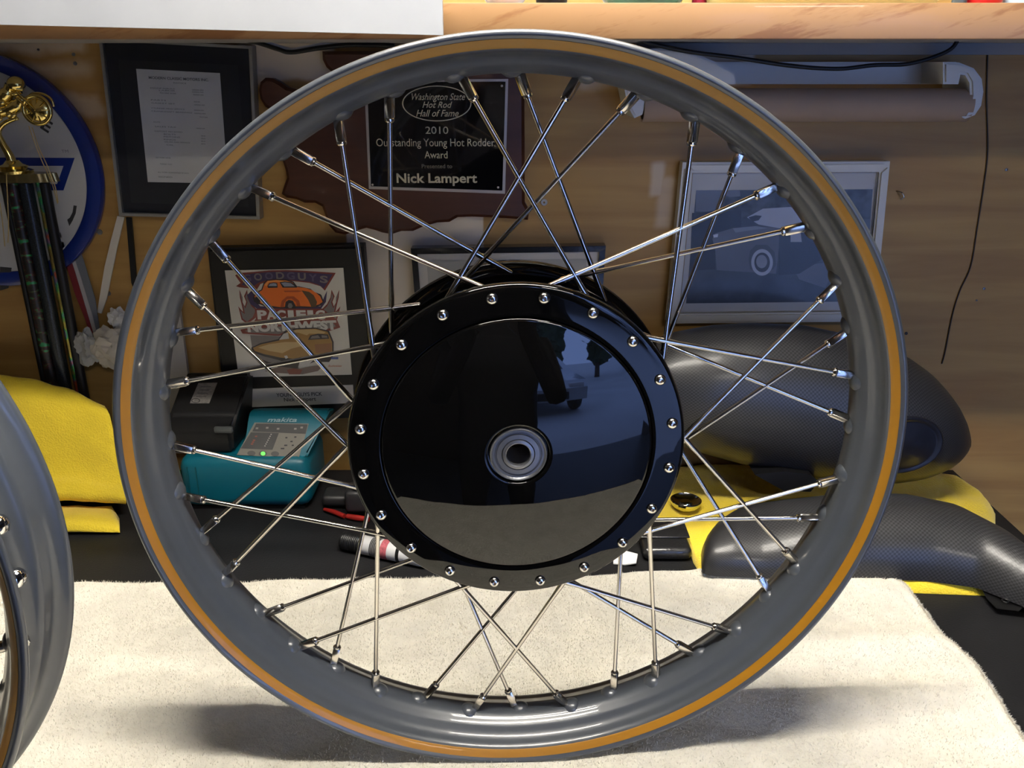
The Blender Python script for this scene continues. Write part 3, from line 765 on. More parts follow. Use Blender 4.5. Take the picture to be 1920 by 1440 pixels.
ph('photo_flare', [(1040,575),(1110,575),(1118,640),(1040,640)], g(.25, 'g'), 8)
ph('photo_bonnet', [(640,545),(800,530),(880,545),(760,560),(660,575)], g(.16, 'h'), 8)
ph('photo_lamp', [(505,590),(540,584),(536,606),(508,610)], g(.42, 'i'), 8)
ph('photo_fender', [(760,700),(800,660),(880,660),(930,710),(940,800),(920,830),(760,830),(750,760)], g(.05, 'j'), 8)
ph('whitewall_tyre', [(843+75*cos(i*pi/16), 781+92*sin(i*pi/16)) for i in range(32)], g(.33, 'k'), 9)
ph('tyre_inner', [(843+54*cos(i*pi/16), 781+68*sin(i*pi/16)) for i in range(32)], g(.02, 'l'), 10)
ph('hub_cap', [(840+38*cos(i*pi/16), 775+46*sin(i*pi/16)) for i in range(32)], g(.2, 'm'), 11)
ph('photo_light_patch', [(1060,820),(1290,780),(1330,860),(1280,960),(1100,900)], g(.09, 'n'), 2)
flat('pane', ins, Y4+.003, GLASS, t)

# ---- round tin sign
Y5 = .508
BLUE = mat('sign_blue', (.008, .022, .16), .25, coat=.6)
SWH = mat('sign_white', (.42, .42, .42), .3, coat=.5)
cp = at(-30, 324, Y5); R5 = (at(188, 324, Y5)-cp).length
t = thing('round_sign', 'round white sign with blue rim at the left edge of the wall', 'sign', (cp.x, WY-.004, cp.z-R5))
def disc(name, r, d0, d1, m, smooth=40):
    bm = B(); lathe(bm, [(r, d1), (r, d0+.001), (r-.001, d0)], 96, cap1=True, M=Matrix.Translation((cp.x, Y5, cp.z))); bmesh.ops.recalc_face_normals(bm, faces=bm.faces)
    return obj(name, bm, m, t, smooth)
bm = B(); lathe(bm, [(R5*.998, WY-.003-Y5), (R5, .0015), (R5*.99, -.0008), (R5*.94, -.0018), (R5*.885, -.0012), (R5*.868, .0006)], 128, M=Matrix.Translation((cp.x, Y5, cp.z)))
bmesh.ops.recalc_face_normals(bm, faces=bm.faces); obj('blue_rim', bm, BLUE, t, 50)
disc('sign_face', R5*.868, .0004, .006, SWH)
ys = Y5+.0002
flat('blue_letter', [(-60, 295), (140, 296), (119, 357), (85, 357), (88, 345), (107, 345), (119, 311), (-60, 311)], ys, BLUE, t)
txt('lettering', 'TM', 122, 284, 6, ys, mat('sign_grey_ink', (.12, .12, .14), .5), t, 13)
txt('lettering', 'E', 86, 236, 23, ys, INK, t, 17, .03, rot=-.62)
flat('curved_mark', [(138, 385), (144, 386), (142, 400), (136, 414), (130, 424), (126, 412), (131, 408), (136, 398)], ys, INK, t)
flat('lower_letter', [(0, 500), (22, 502), (16, 540), (0, 545)], ys, INK, t)

# ---------------------------------------------------------------- screws and hook in the plywood
wall = bpy.data.objects['wall_back']
for (a, b, r, m) in ((187, 435, .0035, BEARM), (203, 550, .0033, BEARM), (72, 93, .0012, INK), (138, 102, .002, BEARM), (141, 119, .0022, BEARM), (1845, 541, .0018, BEARM), (1699, 625, .002, INK), (1831, 563, .0012, BEARM), (1887, 318, .0018, BEARM)):
    p_ = at(a, b, WY); bm = B(); lathe(bm, [(.0002, -.0006), (r*.35, -.0006), (r*.4, -.0012), (r*.9, -.0010), (r, 0)], 16, M=Matrix.Translation(p_)); obj('screw_head', bm, m, wall, 40)
p_ = at(1020, 379, WY); bm = B(); lathe(bm, [(.0012, -.002), (.0016, -.003), (.0035, -.003), (.0042, 0)], 20, M=Matrix.Translation(p_)); obj('plastic_anchor', bm, WHITEP, wall, 40)
p_ = at(1686, 363, WY); bm = B(); tube(bm, smoothpath([(p_.x-.004, WY, p_.z+.003), (p_.x, WY-.006, p_.z+.002), (p_.x+.003, WY-.007, p_.z-.003), (p_.x, WY-.006, p_.z-.006)], 4), .0009, 8); obj('cup_hook', bm, STEEL, wall, 60)

def corded(name, label, cat, pix, y, r, m):
    P = smoothpath([at(a, b, y) for a, b in pix], 8)
    bm = B(); tube(bm, P, r, 10); o = obj(name, bm, m, None, 60); return tag(o, label, cat)
corded('power_cord', 'black cord sagging under the shelf at upper right', 'cord', [(1170, 66), (1230, 84), (1300, 98), (1380, 108), (1480, 123), (1570, 129), (1640, 122), (1700, 120), (1750, 107), (1785, 90), (1802, 62)], .44, .0021, PLASTIC)
corded('hanging_wire', 'thin dark wire hanging down the plywood at the right edge', 'wire', [(1853, 70), (1850, 180), (1852, 280), (1846, 340), (1832, 430), (1820, 500), (1800, 545), (1786, 590), (1772, 660), (1766, 682)], .5195, .0008, mat('dark_wire', (.03, .02, .015), .6))
corded('rubber_hose', 'black hose running along the wall above the framed document', 'hose', [(270, 64), (330, 66), (400, 68), (470, 77), (520, 92), (546, 98), (600, 90), (660, 84), (740, 86)], .485, .0024, PLASTIC)
Pw = [(470, 76), (505, 84), (546, 97), (590, 88), (647, 79), (730, 77)]
up_ = [(a, b-6) for a, b in Pw]
bm = B(); slab(bm, pxs(up_+[(a, b+6) for a, b in Pw[::-1]], .488), .488, .4892)
tag(obj('white_band', bm, mat('white_webbing', (.50, .48, .44), .8), None), 'flat white strap crossing behind the wheel top beside the black hose', 'strap')
bm = B(); slab(bm, pxs([(220, 405), (233, 407), (218, 470), (200, 560), (190, 588), (182, 586), (196, 500), (208, 450)], .516), .516, .518)
tag(obj('hanging_strap', bm, mat('cream_webbing', (.55, .51, .43), .8), None), 'cream strap hanging below the framed document', 'strap')
bm = B(); slab(bm, pxs([(236, 408), (246, 408), (256, 530), (252, 545), (246, 530)], .516), .516, .519)  # thin black sliver tapering down the wall under the document frame
tag(obj('dark_strip', bm, PLASTIC, None), 'narrow black strip below the framed document', 'strip')

# ---------------------------------------------------------------- paper towel holder
HY = .468
a = at(1205, 197, HY); b = at(1813, 197, HY); rt = (at(1600, 165, HY).z-at(1600, 228, HY).z)/2
t = thing('roll_holder', 'white wall-mounted roll holder with bare brown tube, upper right under the shelf', 'holder', ((a.x+b.x)/2, WY-.003, a.z))
CARD = mat('cardboard', (.36, .245, .16), .8, var=.06, vscale=20)
bm = B(); lathe(bm, [(rt, a.x), (rt, b.x), (rt*.88, b.x), (rt*.88, a.x)], 48, closed=True, M=Matrix.Translation((0, HY, a.z)) @ Matrix.Rotation(-pi/2, 4, 'Z'))
bmesh.ops.recalc_face_normals(bm, faces=bm.faces); obj('cardboard_tube', bm, CARD, t, 40)
HW = mat('holder_plastic', (.55, .54, .49), .45)
bm = B(); slab(bm, pxs([(1170, 116), (1798, 116), (1798, 158), (1170, 158)], .505), .505, WY-.001)
bmesh.ops.bevel(bm, geom=bm.edges[:], offset=.002, segments=2, affect='EDGES'); obj('back_bar', bm, HW, t, 40)
bm = B(); slab(bm, pxs([(1770, 116), (1800, 117), (1828, 128), (1843, 148), (1846, 172), (1842, 198), (1830, 216), (1812, 223), (1806, 220), (1815, 204), (1821, 180), (1820, 155), (1812, 141), (1803, 140), (1799, 158), (1770, 158)], .452), .452, WY-.002)
bmesh.ops.bevel(bm, geom=[e for e in bm.edges if abs(e.verts[0].co.y-e.verts[1].co.y) < 1e-6 and e.calc_face_angle(0) > .5], offset=.0025, segments=2, affect='EDGES'); obj('end_arm', bm, HW, t, 50)
bm = B(); slab(bm, pxs([(1168, 150), (1175, 110), (1205, 92), (1250, 90), (1300, 98), (1340, 115), (1376, 134), (1380, 158), (1230, 158), (1215, 180), (1205, 215), (1190, 222), (1178, 200)], .452), .452, WY-.002)
bmesh.ops.bevel(bm, geom=[e for e in bm.edges if abs(e.verts[0].co.y-e.verts[1].co.y) < 1e-6 and e.calc_face_angle(0) > .5], offset=.0025, segments=2, affect='EDGES'); obj('end_arm', bm, HW, t, 50)

# ---------------------------------------------------------------- yellow cloths, left
def cloth(name, label, prof, x0, x1, endfn, nx=70, amp=.005, seed=0, group=None):
    # closed profile (y, z) swept along x with noise; endfn(u) -> (dy, zscale)
    P = smoothpath([(0, a, b) for a, b in prof]+[(0, *prof[0])], 6)[:-1]
    bm = B(); rows = []
    for i in range(nx+1):
        u = i/nx; x = x0+(x1-x0)*u; dy, zs = endfn(u); row = []
        for k, p in enumerate(P):
            n = noise.noise_vector(Vector((x*16+seed, p.y*22, p.z*22)))*amp + noise.noise_vector(Vector((x*45+seed, p.y*50, p.z*50)))*amp*.35
            z = p.z*zs+n.z*(1 if p.z > .01 else 0)
            row.append(bm.verts.new((x+max(-.02, .44-p.y)*.6*u*u+n.x*(.4 if u < .97 else 1.6), p.y+dy+n.y, max(.0012, z))))
        rows.append(row)
    m_ = len(P)
    for i in range(nx):
        for k in range(m_):
            q = (k+1) % m_; bm.faces.new((rows[i][k], rows[i][q], rows[i+1][q], rows[i+1][k]))
    bm.faces.new(rows[0]); 
    c = Vector((0, 0, 0))
    for v in rows[-1]: c += v.co
    c /= m_; cv = bm.verts.new(c+Vector((.006, 0, 0)))
    for k in range(m_): bm.faces.new((rows[-1][k], rows[-1][(k+1) % m_], cv))
    bmesh.ops.recalc_face_normals(bm, faces=bm.faces)
    return tag(obj(name, bm, YELLOW, None, 80), label, 'cloth', group)
def end1(u):
    if u < .72: return (0, 1-.02*u)
    k = (u-.72)/.28; return (-.004*k, 1-.02-.26*k*k)
xr = at(211, 830, .44).x
cloth('yellow_cloth', 'large folded yellow microfibre cloth heaped at the left in front of the trophy', [(.462, .0), (.464, .10), (.461, .155), (.452, .162), (.440, .140), (.425, .095), (.412, .060), (.398, .046), (.389, .036), (.390, .024), (.402, .017), (.425, .010)], -.95, xr, end1, amp=.0055, seed=3)
xr2 = at(153, 950, .38).x
cloth('yellow_cloth', 'small yellow cloth fold poking out below the heaped yellow cloth on the left', [(.415, .0013), (.400, .012), (.384, .017), (.366, .018), (.352, .012), (.350, .004), (.370, .0013)], -.75, xr2, lambda u: (.012*max(0, u-.8), 1-.9*max(0, u-.86)*4), amp=.0045, seed=9)

# ---------------------------------------------------------------- yellow cloth, right
topb = [(1180, 846), (1300, 846), (1500, 866), (1700, 880), (1790, 893), (1835, 925), (1866, 965)]
botb = [(1180, 992), (1225, 996), (1268, 996), (1286, 1015), (1300, 1056), (1316, 1082), (1400, 1092), (1690, 1112), (1850, 1118), (1866, 1100), (1900, 1090)]
def interp(tb, x):
    for (a, b), (c, d) in zip(tb, tb[1:]):
        if a <= x <= c: return b+(d-b)*(x-a)/(c-a)
    return tb[-1][1] if x > tb[-1][0] else tb[0][1]
bm = B(); rows = []
for i in range(121):
    px = 1180+(1866-1180)*i/120
    r_ = []
    for j in range(61):
        v = j/60; yb_ = interp(topb, px); yt_ = max(yb_+4, interp(botb, px))
        p_ = on(px, yb_+(yt_-yb_)*v)
        e = min(1, min(v, 1-v)*14, min(i, 120-i)/6)
        z = .0012+(.0085+.004*noise.noise(Vector((p_.x*22, p_.y*30, 2)))+.003*abs(noise.noise(Vector((p_.x*50, p_.y*18, 7)))))*(1-(1-e)**2)
        if p_.y > .50: z += 0
        r_.append(bm.verts.new((p_.x, min(p_.y, .512), z)))
    rows.append(r_)
for i in range(120):
    for j in range(60): bm.faces.new((rows[i][j], rows[i][j+1], rows[i+1][j+1], rows[i+1][j]))
edge = [r[0] for r in rows]+rows[-1][1:]+[r[-1] for r in rows[:-1]][::-1]+rows[0][1:-1][::-1]
lo_ = [bm.verts.new((v.co.x, v.co.y, .0004)) for v in edge]
for i in range(len(edge)):
    j = (i+1) % len(edge); bm.faces.new((edge[i], edge[j], lo_[j], lo_[i]))
bmesh.ops.recalc_face_normals(bm, faces=bm.faces)
tag(obj('yellow_cloth', bm, YELLOW, None, 80), 'yellow cloth spread under the carbon fibre fenders at the right', 'cloth')

# ---------------------------------------------------------------- carbon fibre fenders
def loft(sections, closed=True, cap=True, cell=.0023):
    bm = B(); uvl = bm.loops.layers.uv.new('UVMap'); rows = []; m_ = len(sections[0])
    us = [0]
    for A, C_ in zip(sections, sections[1:]): us.append(us[-1]+(Vector(C_[m_//3])-Vector(A[m_//3])).length)
    mid = sections[len(sections)//2]; vsr = [0]
    for k in range(1, m_+1): vsr.append(vsr[-1]+(Vector(mid[k % m_])-Vector(mid[k-1])).length)
    for s_ in sections: rows.append([bm.verts.new(p) for p in s_])
    for i in range(len(rows)-1):
        for k in range(m_ if closed else m_-1):
            q = (k+1) % m_
            f = bm.faces.new((rows[i][k], rows[i][q], rows[i+1][q], rows[i+1][k]))
            for l, (u, v) in zip(f.loops, ((us[i], vsr[k]), (us[i], vsr[k+1]), (us[i+1], vsr[k+1]), (us[i+1], vsr[k]))): l[uvl].uv = (u/cell, v/cell)
    if cap: bm.faces.new(rows[0]); bm.faces.new(rows[-1])
    bmesh.ops.recalc_face_normals(bm, faces=bm.faces)
    return bm
YF1 = .425
tp = [(1150, 690), (1180, 660), (1215, 634), (1260, 617), (1330, 604), (1400, 599), (1500, 602), (1600, 622), (1700, 657), (1750, 690), (1775, 715), (1797, 741), (1812, 767), (1821, 792), (1824, 818)]
bt = [(1150, 740), (1180, 790), (1215, 815), (1260, 836), (1330, 858), (1400, 876), (1500, 897), (1600, 912), (1700, 914), (1750, 908), (1780, 897), (1802, 886), (1816, 870), (1824, 848)]
secs = []
for i in range(49):
    px = 1150+(1824-1150)*(1-cos(pi*i/48))/2
    a = at(px, interp(tp, px), YF1+.02); b = at(px, interp(bt, px), YF1-.02)
    zc = (a.z+b.z)/2; hz = max(.002, (a.z-b.z)/2); zc = max(zc, hz+.014)
    e = (1-abs(2*(px-1150)/674-1)**4)**.5 if 0 < i < 48 else .02; wy = .004+.060*e
    secs.append([(a.x*(1-.028*max(0, (px-1400)/424)), YF1+wy*cos(2*pi*k/48)*(1 if cos(2*pi*k/48) < 0 else 1.0), zc+hz*sin(2*pi*k/48)) for k in range(48)])
t = thing('carbon_fender', 'large bulbous carbon fibre fender resting on yellow cloth against the wall', 'fender', (at(1480, 900, YF1).x, YF1, .0))
obj('fender_shell', loft(secs), CARBON, t, 60)
from mathutils.bvhtree import BVHTree
shell = bpy.data.objects['fender_shell'].data
tree = BVHTree.FromPolygons([v.co for v in shell.vertices], [p.vertices[:] for p in shell.polygons])
DK = mat('carbon_recess', (.009, .010, .016), .30, coat=.3)
cx_, cz_ = at(1688, 832, YF1-.05).x, at(1688, 832, YF1-.05).z
bm = B(); rows = []
for rr, lift in ((1.0, -.0006), (.985, .0022), (.95, .0034), (.90, .0030), (.86, .0010), (.80, .0004), (.6, .0004), (.4, .0004), (.2, .0004)):
    row = []
    for i in range(56):
        th = 2*pi*i/56; X_, Z_ = cx_+.047*rr*cos(th), cz_+.037*rr*sin(th)
        hit = tree.ray_cast(Vector((X_, 0, Z_)), Vector((0, 1, 0)))
        p_, n_ = (hit[0], hit[1]) if hit[0] else (Vector((X_, YF1, Z_)), Vector((0, -1, 0)))
        if n_.y > 0: n_ = -n_
        row.append(bm.verts.new(p_+n_*lift))
    rows.append(row)
for A, C_ in zip(rows, rows[1:]):
    for i in range(56): j = (i+1) % 56; bm.faces.new((A[i], A[j], C_[j], C_[i]))
bm.faces.new(rows[-1]); bmesh.ops.recalc_face_normals(bm, faces=bm.faces); obj('round_cover', bm, DK, t, 60)
# mounting lug with hole below the shell
bm = B(); pl_ = [(1415, 890), (1440, 904), (1470, 921), (1520, 922), (1535, 905), (1520, 890), (1470, 884)]
slab(bm, pxs(pl_, .372), .372, .400); obj('mounting_lug', bm, PLASTIC, t)
# second, low arched fender in front
tp = [(1316, 1068), (1322, 1030), (1335, 1012), (1370, 988), (1440, 967), (1500, 956), (1640, 939), (1740, 943), (1830, 962), (1920, 1007), (2000, 1065), (2060, 1120)]
bt = [(1316, 1074), (1322, 1078), (1335, 1080), (1370, 1082), (1440, 1085), (1500, 1088), (1640, 1086), (1740, 1090), (1830, 1102), (1920, 1138), (2000, 1190), (2060, 1240)]
secs = []
for i in range(61):
    px = 1316+(2060-1316)*i/60
    f0 = on(px, interp(bt, px), .010); yf = f0.y
    e = min(1, i/9)**.5
    tpz = at(px+6, interp(tp, px), yf+.055*e)
    h = max(.012, tpz.z-.008)
    s_ = []
    for k in range(25):
        th = pi*k/24
        s_.append((f0.x+(tpz.x-f0.x)*sin(th)*.5, yf+.058*e*(1-cos(th)), .010+(h-.002)*sin(th)**.75))
    for k in range(24, -1, -1):
        th = pi*k/24
        s_.append((f0.x+(tpz.x-f0.x)*sin(th)*.5, yf+.003+(.058*e-.003)*(1-cos(th)), .010+max(0, h-.005)*sin(th)**.75))
    secs.append(s_)
t = thing('carbon_fender', 'low arched carbon fibre fender in front of the larger one, by the towel corner', 'fender', (at(1650, 1080, .3).x, .33, .0))
obj('fender_shell', loft(secs, cell=.0023), CARBON, t, 60)
bm = B(); q = [on(1838, 1100, .008), on(1850, 1122, .008), on(1868, 1141, .008), on(1910, 1146, .008), on(1935, 1150, .008), on(1935, 1128, .008)]
f = bm.faces.new([bm.verts.new(v) for v in q]); bmesh.ops.solidify(bm, geom=[f], thickness=.002); obj('mounting_tab', bm, PLASTIC, t)
pt = on(1885, 1126, .0105); bm = B(); lathe(bm, [(.0022, 0), (.0030, .0008), (.0036, 0)], 16, M=Matrix.Translation(pt) @ Matrix.Rotation(pi/2, 4, 'X')); obj('hole_rim', bm, PLASTIC, t, 40)
# ---- leather pouch, chrome cap, scrap of paper
def rounded(bm, x0, x1, y0, y1, z0, z1, r=.006, seg=4): box(bm, x0, x1, y0, y1, z0, z1, r, seg)
pa = on(1198, 1000, .014); pb = on(1292, 1004, .014); pd = on(1300, 1078, .014)
bm = B(); rounded(bm, pa.x, pb.x-.002, .292, .352, .0015, .016, .006)
t = thing('black_pouch', 'glossy black pouch between the towel edge and the yellow cloth, right of the hub', 'pouch', ((pa.x+pb.x)/2, .32, 0))
LEA = mat('black_leather', (.012, .012, .013), .3, bump=.3, bscale=300, coat=.3)
obj('pouch_body', bm, LEA, t, 50)
bm = B(); rounded(bm, pa.x-.001, pb.x-.001, .315, .353, .0162, .0182, .001, 2); obj('pouch_flap', bm, LEA, t, 50)
pc = on(1285, 953, .010)
bm = B(); lathe(bm, [(.006, 0), (.012, .001), (.0170, .006), (.0186, .0095), (.0184, .0115), (.0172, .0122), (.0155, .0105), (.0125, .0085), (.0080, .0078), (.0072, .0095), (.0050, .0102), (.0001, .0104)], 40, cap0=True, M=Matrix.Translation(pc) @ Matrix.Rotation(pi/2, 4, 'X'))
bmesh.ops.recalc_face_normals(bm, faces=bm.faces)
tag(obj('chrome_cap', bm, CHROME, None, 25), 'round chrome cap lying on the yellow cloth right of the hub', 'cap')
bm = B(); q = [on(1150, 1040, .001), on(1172, 1034, .002), on(1196, 1040, .006), on(1193, 1057, .004), on(1172, 1060, .001), on(1150, 1058, .001)]
f = bm.faces.new([bm.verts.new(v) for v in q]); bmesh.ops.triangulate(bm, faces=[f]); bmesh.ops.solidify(bm, geom=bm.faces[:], thickness=.0012)
tag(obj('paper_scrap', bm, mat('scrap_white', (.75, .75, .75), .6), None), 'small white paper scrap on the bench at the lower right of the hub', 'paper')

# ---------------------------------------------------------------- bottle lying by the hub
RB = .0105
p0 = on(642, 1013, RB); p1 = on(800, 1046, RB); ax = (p1-p0); Lb = ax.length
Mb = Matrix.Translation(p0) @ ax.to_track_quat('Y', 'Z').to_matrix().to_4x4()
t = thing('small_bottle', 'small bottle with black ribbed cap and banded label lying left below the hub', 'bottle', ((p0.x+p1.x)/2, (p0.y+p1.y)/2, 0))
def turned(name, prof, m, n=32, sm=40):
    bm = B(); lathe(bm, prof, n, cap0=True, cap1=True, M=Mb); bmesh.ops.recalc_face_normals(bm, faces=bm.faces); return obj(name, bm, m, t, sm)
rp = [(.0085, 0), (.0098, .001)]
for k in range(10): rp += [(.0100, .003+k*.0022), (.0094, .0041+k*.0022)]
turned('ribbed_cap', rp+[(.0100, .0252)], PLASTIC)
turned('bottle_body', [(RB*.97, .0253), (RB, .0262), (RB, Lb-.003), (RB*.9, Lb)], mat('bottle_white', (.62, .62, .62), .35))
for name, a, b, m in (('black_band', .039, .049, PLASTIC), ('red_band', .052, .060, mat('label_red', (.40, .09, .11), .5, var=.4, vscale=400)), ('black_band', .071, .075, PLASTIC)):
    turned(name, [(RB+.0002, a), (RB+.0003, (a+b)/2), (RB+.0002, b)], m)
for k in range(5): turned('print_line', [(RB+.0004, .0402+k*.0018), (RB+.0004, .0409+k*.0018)], mat('label_grey', (.25, .25, .25), .5))

# ---------------------------------------------------------------- black grips with red edges
t = thing('hand_clamp', 'black tool with red lower edges lying between the charger and the hub', 'tool', (on(660, 960).x, on(660, 960).y, 0))
REDP = mat('red_rubber', (.30, .012, .008), .45)
a = on(608, 955, .004); b = on(646, 968, .004); c = on(692, 974, .004)
bm = B(); tube(bm, [a, a.lerp(b, .5)+Vector((0, 0, .001)), b], [.002, .003, .003], 10); obj('red_edge', bm, REDP, t, 50)
bm = B(); tube(bm, [b+Vector((.003, 0, 0)), b.lerp(c, .5), c], [.003, .0036, .003], 10); obj('red_edge', bm, REDP, t, 50)
bm = B(); rounded(bm, b.x, c.x+.006, b.y+.003, b.y+.035, .005, .034, .006); obj('grip_body', bm, mat('dark_grip', (.02, .02, .021), .45), t, 50)
bm = B(); rounded(bm, a.x-.004, b.x-.001, a.y+.005, a.y+.035, .004, .018, .005); obj('grip_body', bm, mat('dark_grip', (.02, .02, .021), .45), t, 50)
bm = B(); rounded(bm, b.x+.010, c.x+.005, b.y+.006, b.y+.026, .0342, .042, .003); obj('grip_top', bm, mat('grey_rubber', (.09, .09, .095), .5), t, 50)

# ---------------------------------------------------------------- battery charger
xa, xb, xm, xt = at(338, 900, .41).x, at(582, 900, .41).x, at(452, 860, .41).x, at(612, 800, .44).x
t = thing('battery_charger', 'teal power tool battery charger with sloping display panel left of the hub', 'charger', ((xa+xb)/2, .455, 0))
bm = B(); rounded(bm, xa, xb, .405, .500, .004, .070, .014, 5); obj('lower_body', bm, TEAL, t, 50)
bm = B(); box(bm, xa+.01, xb-.01, .412, .495, .0, .0045); obj('rubber_foot', bm, PLASTIC, t)
for k in range(2):
    x = xa+.012+k*.010
    bm = B(); box(bm, x, x+.0012, .4036, .4046, .014, .060); obj('side_groove', bm, mat('teal_dark', (.0, .07, .085), .5), t)
sec = [(.416, .066), (.418, .0715), (.452, .1035), (.460, .1085), (.468, .1085), (.500, .0970), (.500, .066)]
bm = B()
A = [bm.verts.new((xm, y, z)) for y, z in sec]; Bv = [bm.verts.new((xt if z > .085 else xb-.003, y, z)) for y, z in sec]
n = len(sec)
for i in range(n): j = (i+1) % n; bm.faces.new((A[i], A[j], Bv[j], Bv[i]))
bm.faces.new(A); bm.faces.new(Bv); bmesh.ops.recalc_face_normals(bm, faces=bm.faces)
bmesh.ops.bevel(bm, geom=[e for e in bm.edges if e.calc_face_angle(0) > .3], offset=.002, segments=2, affect='EDGES'); obj('sloping_top', bm, TEAL, t, 40)
# panel plane goes through (y .418, z .0715) and (y .452, z .1035)
pn = Vector((0, -(.1035-.0715), (.452-.418))).normalized(); pp = Vector((0, .418, .0715))
def onp(px, py, lift=.0006):
    d = ray(px, py); o0 = pp+pn*lift; return CAM+d*(((o0-CAM).dot(pn))/d.dot(pn))
def ppoly(name, pts, m, lift):
    bm = B(); V3 = [onp(a, b, lift) for a, b in pts]; tri = tessellate_polygon([V3]); vs_ = [bm.verts.new(v) for v in V3]
    for q in tri: bm.faces.new([vs_[i] for i in q])
    bmesh.ops.recalc_face_normals(bm, faces=bm.faces); bm.normal_update()
    for f in bm.faces:
        if f.normal.dot(pn) < 0: f.normal_flip()
    return obj(name, bm, m, t)
def c7(a, b): return (300+a/4.174, 660+b/4.174)
ppoly('display_panel', [c7(740, 552), c7(1165, 560), c7(1085, 832), c7(600, 806)], mat('panel_tan', (.16, .15, .125), .5), .0006)
ppoly('upper_icons', [c7(752, 560), c7(1155, 567), c7(1140, 640), c7(722, 622)], mat('panel_dark', (.035, .035, .035), .5), .0009)
ppoly('status_block', [c7(712, 628), c7(930, 634), c7(880, 765), c7(632, 755)], mat('panel_dark', (.035, .035, .035), .5), .0009)
for k, (a, b) in enumerate([(760, 596), (840, 592), (925, 600), (1060, 600), (1110, 590)]):
    ppoly('icon', [c7(a-10, b-6), c7(a+10, b-6), c7(a+8, b+8), c7(a-12, b+8)], mat('icon_grey', (.2, .19, .17), .5), .0012)
for k in range(7):
    a, b = 870-8*k, 645+15*k
    ppoly('icon', [c7(a-5, b-4), c7(a+5, b-4), c7(a+4, b+4), c7(a-6, b+4)], mat('icon_white', (.32, .31, .28), .5), .0012)
    if k in (1, 3, 4, 5):
        ppoly('icon', [c7(a-118, b-5), c7(a-100, b-5), c7(a-102, b+5), c7(a-120, b+5)], mat('icon_red', (.22, .05, .03), .5), .0012)
for (a, b, w_) in ((990, 670, 8), (1060, 665, 8), (1030, 700, 9), (985, 730, 12), (1040, 730, 8), (960, 755, 14)):
    ppoly('icon', [c7(a-w_, b-5), c7(a+w_, b-5), c7(a+w_-2, b+6), c7(a-w_-2, b+6)], INK, .0012)
for (a, b, m) in ((715, 792, mat('button_grey', (.07, .07, .065), .5)), (900, 797, mat('button_grey', (.07, .07, .065), .5))):
    ppoly('button', [c7(a+32*cos(i*pi/10), b+20*sin(i*pi/10)) for i in range(20)], m, .0012)
ppoly('button', [c7(805+32*cos(i*pi/10), 796+20*sin(i*pi/10)) for i in range(20)], mat('button_grey', (.07, .07, .065), .5), .0012)
o = ppoly('indicator_light', [c7(806+17*cos(i*pi/10), 795+15*sin(i*pi/10)) for i in range(20)], mat('green_led', (.1, .9, .1), .3, emit=(.12, 1.0, .08), estr=1.4), .0016); o['label'] = 'lit green indicator light'
# maker's name printed on the slope above the panel
bm = text_bm('makita', 1, 0, 0, 0, .036, .02, .25)
zc_ = onp(*c7(953, 532), .0010); e1 = Vector((1, 0, 0)); e2 = pn.cross(Vector((1, 0, 0)))
e2 = e2 if e2.z > 0 else -e2
for v in bm.verts: v.co = zc_+e1*v.co.x+e2*(v.co.z*.0080)
obj('lettering', bm, mat('lettering_blue', (.22, .33, .36), .5), t)
# battery block parked at the back left of the charger
x0, x1 = at(322, 800, .43).x, at(441, 800, .43).x
t = thing('tool_battery', 'black tool battery with grey label standing on the left of the teal charger', 'battery', ((x0+x1)/2, .455, .071))
bm = B(); sec = [(.420, .0712), (.416, .100), (.424, .120), (.480, .150), (.498, .146), (.498, .0712)]
A = [bm.verts.new((x0-.002+(.004 if z > .11 else 0), y, z)) for y, z in sec]; Bv = [bm.verts.new((x1+(.008 if z > .11 else -.002), y, z)) for y, z in sec]; n = len(sec)
for i in range(n): j = (i+1) % n; bm.faces.new((A[i], A[j], Bv[j], Bv[i]))
bm.faces.new(A); bm.faces.new(Bv); bmesh.ops.recalc_face_normals(bm, faces=bm.faces)
bmesh.ops.bevel(bm, geom=bm.edges[:], offset=.004, segments=3, affect='EDGES'); obj('battery_case', bm, PLASTIC, t, 40)
pn = Vector((0, -(.150-.120), (.480-.424))).normalized(); pp = Vector((0, .424, .120))
ppoly('battery_label', [c7(300, 242), c7(450, 240), c7(385, 402), c7(232, 402)], mat('label_grey_light', (.20, .185, .165), .5, var=.25, vscale=300), .0006)
ppoly('label_ring', [c7(280+34*cos(i*pi/12), 380+18*sin(i*pi/12)) for i in range(24)], INK, .0009)
ppoly('label_ring', [c7(280+28*cos(i*pi/12), 380+14*sin(i*pi/12)) for i in range(24)], mat('label_grey_light', (.2, .185, .165), .5), .0012)
for k in range(4): ppoly('print_line', [c7(320-k*12, 268+k*26), c7(400-k*12, 268+k*26), c7(397-k*12, 274+k*26), c7(317-k*12, 274+k*26)], mat('label_ink', (.09, .085, .08), .6), .0009)
bm = B(); box(bm, at(400, 790, .415).x, at(435, 790, .415).x, .4115, .417, .100, .108, .002); obj('latch', bm, mat('grey_latch', (.06, .065, .065), .4), t, 40)

